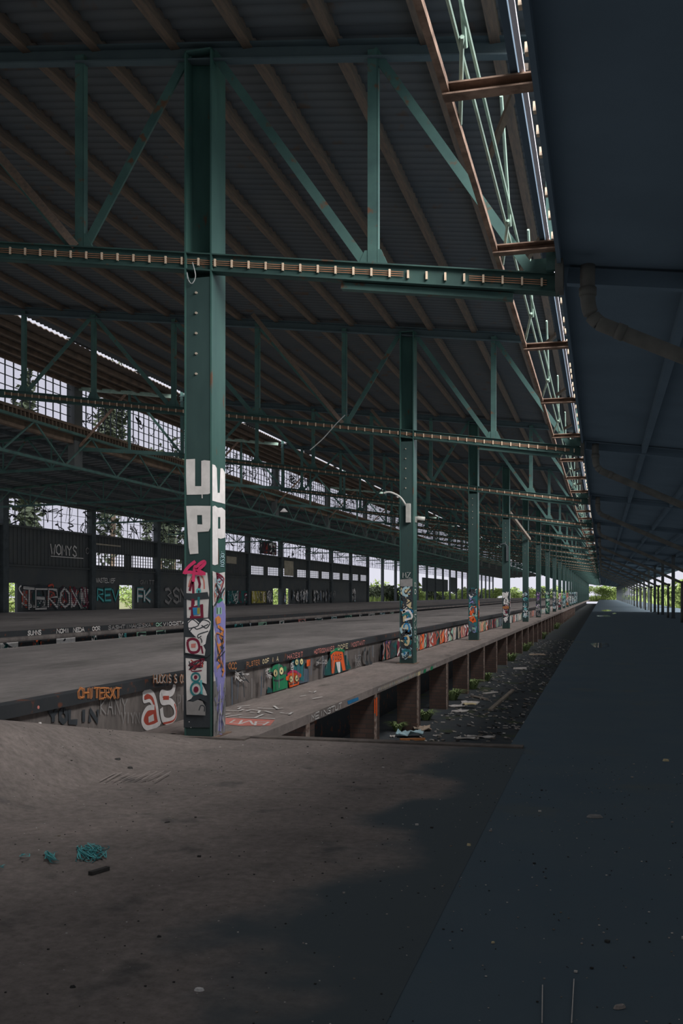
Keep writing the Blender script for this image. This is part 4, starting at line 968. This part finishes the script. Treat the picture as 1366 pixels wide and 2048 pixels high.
for i_, (u, h) in enumerate(((46, 22), (222, 25), (318, 19), (345, 18))):
    a = onX(u, 900, -47)
    t = thing('tree', (a.x, a.y, -.35), ['tall dark tree nearest behind the clerestory windows', 'dense conifer dark against the second clerestory windows', 'leafy tree left of the first column beyond the windows', 'tall dark tree closest to the first column beyond the windows'][i_], 'tree', 'trees outside the clerestory')
    o = foliage_mesh('foliage', 600 + i_, 1500, 1.7, 1.7, h - 4, .5, 'leafd', 12).build('foliage', 'leafd'); o.parent = t; o.location.z = 4
    o = MB().tube([(0, 0, 0), (.2, .1, h * .4), (0, 0, h * .8)], .25, 7).build('trunk', 'bark'); o.parent = t
# undergrowth beyond the open side
u_ = MB(); r = random.Random(77)
for k in range(9000):
    if k < 4500: x, y = r.uniform(-44, -34), r.uniform(145, 345)
    elif k < 7500: x, y = r.uniform(-34, 12), r.uniform(347, 365)
    else: x, y = r.uniform(10, 16), r.uniform(80, 340)
    h = r.uniform(.5, 2.0); d = V((r.uniform(-.3, .3), r.uniform(-.3, .3), h)); w = V((r.uniform(-.3, .3), r.uniform(-.3, .3), 0)) * .8; p = V((x, y, -.35))
    u_.poly([p - w, p + w, p + d + w * .2, p + d - w * .2])
tag(u_.build('undergrowth', 'leaf'), 'tall sunlit grass and weeds around the open ends of the hall', 'undergrowth', kind='stuff')
# weeds in the pit, each tuft its own
def tuft(px, py, sc_, label, seed):
    r = random.Random(seed); a = onZ(px, py, PIT); t = MB()
    for k in range(70):
        an = r.uniform(0, 6.28); L = r.uniform(.5, 1) * sc_ * 1.35; d = V((math.cos(an), math.sin(an), 0)); w = V((-d.y, d.x, 0)) * .022
        p0 = V((0, 0, 0)) + d * r.uniform(0, .15) * sc_ * 2; p1 = p0 + d * L * .35 + V((0, 0, L * .6)); p2 = p0 + d * L * .9 + V((0, 0, L * .55))
        t.poly([p0 - w, p0 + w, p1 + w, p1 - w]); t.poly([p1 - w, p1 + w, p2])
    o = t.build('weed_tuft', 'weed'); o.location = a
    tag(o, label, 'weed', 'weeds in the pit')
for i_, (x, y, s_, lab) in enumerate(((852, 1440, .30, 'weed tuft at the foot of the second visible pier'), (905, 1400, .38, 'green weed tuft beside the third visible pier'), (945, 1378, .40, 'green weed tuft right of the fourth visible pier'), (972, 1362, .35, 'low weed tuft by the fifth visible pier'), (1022, 1322, .45, 'large grassy tuft by the middle piers of the ledge'), (1050, 1302, .6, 'widest grassy tuft spreading from the ledge piers'), (1085, 1278, .6, 'grassy tuft furthest along the pit but one'), (1112, 1258, .7, 'grassy tuft furthest along the pit'), (795, 1462, .25, 'small weed growing behind the front rim of the pit'))):
    tuft(x, y, s_, lab, 700 + i_)

# ------------------------------------------------------------------ litter
def flat(name, px, py, w, d, rot, m, label, cat, Z=PIT, th=.02, crumple=.03, seed=0, group=None):
    r = random.Random(seed + int(px)); a = onZ(px, py, Z); b_ = MB(); n_ = 5
    for j in range(n_):
        for i in range(n_):
            x, y = (i / (n_ - 1) - .5) * w, (j / (n_ - 1) - .5) * d
            b_.v.append((x + r.uniform(-.08, .08) * w, y + r.uniform(-.08, .08) * d, r.uniform(0, crumple) + .004))
    for j in range(n_ - 1):
        for i in range(n_ - 1): q = j * n_ + i; b_.f.append((q, q + 1, q + n_ + 1, q + n_)); b_.m.append(0)
    o = b_.build(name, m); md = o.modifiers.new('thick', 'SOLIDIFY'); md.thickness = th; md.offset = 1
    o.location = a; o.rotation_euler.z = rot
    return tag(o, label, cat, group)
flat('cardboard', 842, 1460, .42, .6, .3, 'card', 'crumpled pale cardboard by the second visible pier', 'cardboard', crumple=.1)
flat('plastic_bag', 820, 1474, .5, .3, .4, 'p_ltblue', 'crumpled pale blue plastic bag at the front of the pit', 'bag', crumple=.16)
tag(MB().bar(onZ(800, 1479, PIT + .03), onZ(850, 1478, PIT + .03), .08, .04).build('plank', 'p_rustpaint'), 'short orange-brown plank at the front of the pit', 'plank')
flat('paper', 940, 1408, .45, .5, .1, 'paper', 'white paper sheet beside the yellow card', 'paper', crumple=.05)
flat('card', 940, 1410, .3, .25, .3, 'p_cream', 'yellow card lying among the white litter', 'card', Z=PIT + .08)
flat('paper', 912, 1414, .35, .3, .8, 'paper', 'torn white paper left of the yellow card', 'paper')
flat('paper', 920, 1424, .3, .4, -.3, 'paper', 'grey-white paper scrap below the yellow card', 'paper')
tag(MB().bar(onZ(980, 1420, PIT + .03), onZ(1026, 1380, PIT + .03), .1, .05).build('plank', 'board'), 'long grey plank lying aslant in the pit', 'plank')
tag(MB().bar(onZ(945, 1392, PIT + .03), onZ(973, 1398, PIT + .03), .14, .03).build('board', 'board'), 'grey board left of the long plank', 'board')
tag(MB().bar(onZ(968, 1387, PIT + .03), onZ(993, 1384, PIT + .03), .12, .03).build('board', 'paper'), 'short pale board near the fourth visible pier', 'board')
flat('paper', 962, 1476, .5, .12, 0, 'paper', 'white strip of litter near the pit rim', 'paper'); flat('paper', 930, 1479, .4, .1, .1, 'paper', 'narrow pale litter strip by the rim', 'paper')
flat('paper', 1040, 1338, .5, .8, .1, 'paper', 'pale sheet among the weeds by the middle piers', 'paper'); flat('paper', 1075, 1310, .7, .9, .1, 'card', 'brown sheet beyond the grassy tufts', 'paper')
flat('paper', 785, 1475, .1, .1, .1, 'paper', 'small white scrap just behind the pit rim', 'paper')
d_ = MB(); r = random.Random(21)
for k in range(1500):
    y = 10.9 + 55 * r.random() ** 1.8; x = r.uniform(-3.7, -1.1); s_ = r.uniform(.012, .05)
    d_.bar((x - s_, y, PIT + r.uniform(.01, .05)), (x + s_, y + r.uniform(-s_, s_), PIT + .02), r.uniform(.02, .08), .015, m=r.choice(['stone', 'paper', 'char', 'char', 'board', 'stone']))
tag(d_.build('debris', None), 'scattered small rubble and scraps over the pit ground', 'debris', kind='stuff')
d_ = MB(); r = random.Random(22)
for k in range(1700):
    x, y = r.uniform(-5.1, 1.2) if r.random() < .85 else r.uniform(-2.5, 1.5), 2.6 + 7.6 * r.random(); s_ = r.uniform(.0014, .0046) * (1 if r.random() < .95 else 2.2)
    z = apron_z(x, y)
    d_.bar((x - s_, y, z + s_ * .5), (x + s_, y + r.uniform(-s_, s_), z + s_ * .5), s_ * 1.6, s_, m=r.choice(['stone', 'stone', 'char', 'char', 'board', 'paper', 'char']))
tag(d_.build('grit', None), 'tiny stones and dirt scattered over the floor', 'grit', kind='stuff')
def onfloor(name, px, py, label, cat, m, L, w, h, rot):
    a = onZ(px, py, 0); a.z = apron_z(a.x, a.y)
    r = random.Random(int(px)); b_ = MB(); pts = []
    n_ = 9
    top = [(math.cos(6.283 * i / n_) * L / 2 * r.uniform(.75, 1), math.sin(6.283 * i / n_) * w / 2 * r.uniform(.75, 1)) for i in range(n_)]
    j = len(b_.v); b_.v += [(x, y, 0) for x, y in top] + [(x * .75, y * .75, h * r.uniform(.7, 1)) for x, y in top]
    for i in range(n_): b_.f.append((i, (i + 1) % n_, n_ + (i + 1) % n_, n_ + i)); b_.m.append(0)
    b_.f.append(tuple(range(n_, 2 * n_))); b_.m.append(0); b_.f.append(tuple(range(n_))[::-1]); b_.m.append(0)
    o = b_.build(name, m); o.location = a; o.rotation_euler.z = rot
    return tag(o, label, cat)
onfloor('stone_chip', 398, 1981, 'white stone chip alone on the dark floor at the bottom', 'stone', 'p_white', .045, .03, .012, .3)
tag(MB().bar(onZ(180, 1747, .012), onZ(216, 1736, .012), .03, .02).build('stick', 'char'), 'black charred stick beside the turquoise scribble', 'stick')
onfloor('rag', 1190, 1635, 'pale crumpled rag on the dark walkway', 'rag', 'p_grey', .14, .06, .02, .2)
onfloor('stone_chip', 938, 1691, 'pale stone at the border of the dark walkway', 'stone', 'p_cream', .03, .03, .015, .3)
onfloor('stone_chip', 986, 1886, 'pale stone chip on the dark floor at lower right', 'stone', 'p_cream', .022, .014, .008, .3)
onfloor('stone_chip', 80, 1530, 'small white chip on the floor at far left', 'stone', 'p_white', .035, .03, .012, .3)
onfloor('leaf', 335, 1755 - 110, 'dry dark leaf on the brown floor', 'leaf', 'char', .06, .03, .008, 1)
onfloor('dirt_clod', 260, 1540, 'dark dirt clod near the chalk scribble', 'clod', 'char', .07, .05, .018, .3)
onfloor('dirt_clod', 235, 1534, 'flat dark clod left of the chalk scribble', 'clod', 'char', .09, .05, .015, 1.3)
onfloor('dirt_clod', 318, 1874, 'dark clod on the lower floor below the charred stick', 'clod', 'char', .025, .02, .008, .3)
onfloor('dirt_clod', 146, 1975, 'dark clod at the lower left floor', 'clod', 'char', .03, .02, .008, .3)
tag(MB().bar(onZ(306, 1474, .02), onZ(330, 1477, .02), .05, .03).build('stick', 'char'), 'short dark stick at the foot of the first column', 'stick')
onfloor('clump', 1240, 2016, 'pale dry grass clump at the bottom right', 'clump', 'p_chalk', .06, .03, .015, .6)
onfloor('stone_chip', 1332, 1522, 'white chip on a lighter patch at the right edge', 'stone', 'p_cream', .08, .05, .02, 0)
for i_, (x0, y0, x1, y1) in enumerate(((1085, 1970, 1084, 2046), (1148, 1958, 1143, 2046))):
    a, c_ = onZ(x0, y0, .004), onZ(x1, y1, .004)
    tag(MB().bar(a, c_, .004, .003).build('straw', 'paper'), ['thin pale straw at the bottom, left of its twin', 'thin bright straw at the bottom right'][i_], 'straw')
for i_, (u, v, rx, ry) in enumerate(((1212, 1221, 10, 1.6), (1208, 1232, 14, 1.8), (1230, 1227, 5, 1.2), (1200, 1290, 20, 5))):
    a = onZ(u, v, 0); pts = blob(lambda x, y: onZ(x, y, .001), u, v, rx, ry, random.Random(i_), 12, .2)
    b_ = MB(); b_.poly([p - a for p in pts]); o = b_.build('puddle', 'water'); o.location = a
    tag(o, ['small bright puddle far down the walkway', 'wider bright puddle nearer on the walkway', 'tiny puddle right of the bright ones', 'dull puddle nearest on the walkway'][i_], 'puddle')

# ------------------------------------------------------------------ light, sky, camera
w = bpy.data.worlds.new('World'); SC.world = w; w.use_nodes = True
bg = w.node_tree.nodes['Background']; bg.inputs['Color'].default_value = (.76, .76, .86, 1); bg.inputs['Strength'].default_value = 1.0
def sun(name, az, el_, energy, angle, col):
    L = bpy.data.lights.new(name, 'SUN'); L.energy = energy; L.angle = math.radians(angle); L.color = col
    o = bpy.data.objects.new(name, L); COL.objects.link(o)
    d = V((math.cos(math.radians(el_)) * math.cos(math.radians(az)), math.cos(math.radians(el_)) * math.sin(math.radians(az)), math.sin(math.radians(el_))))
    o.rotation_euler = d.to_track_quat('Z', 'Y').to_euler(); o.location = (5, 0, 20)
sun('sun', -28, 40, 13.0, 58, (1, .955, .91))
cam = bpy.data.cameras.new('camera'); co = bpy.data.objects.new('camera', cam); COL.objects.link(co); SC.camera = co
cam.sensor_fit = 'VERTICAL'; cam.sensor_height = 36.0; cam.lens = 36.0 * F / 2048; cam.shift_y = (HY - 1024) / 2048
co.location = (0, 0, EYE); co.rotation_euler = (math.pi / 2, 0, TH); cam.clip_end = 2000
SC.view_settings.view_transform = 'Standard'; SC.view_settings.look = 'None'; SC.view_settings.gamma = 1; SC.view_settings.exposure = 0
SC.cycles.use_denoising = True
SC.cycles.max_bounces = 6; SC.cycles.diffuse_bounces = 1; SC.cycles.transparent_max_bounces = 12
SC.cycles.use_fast_gi = True; SC.cycles.fast_gi_method = 'ADD'
w.light_settings.ao_factor = .118; w.light_settings.distance = .6
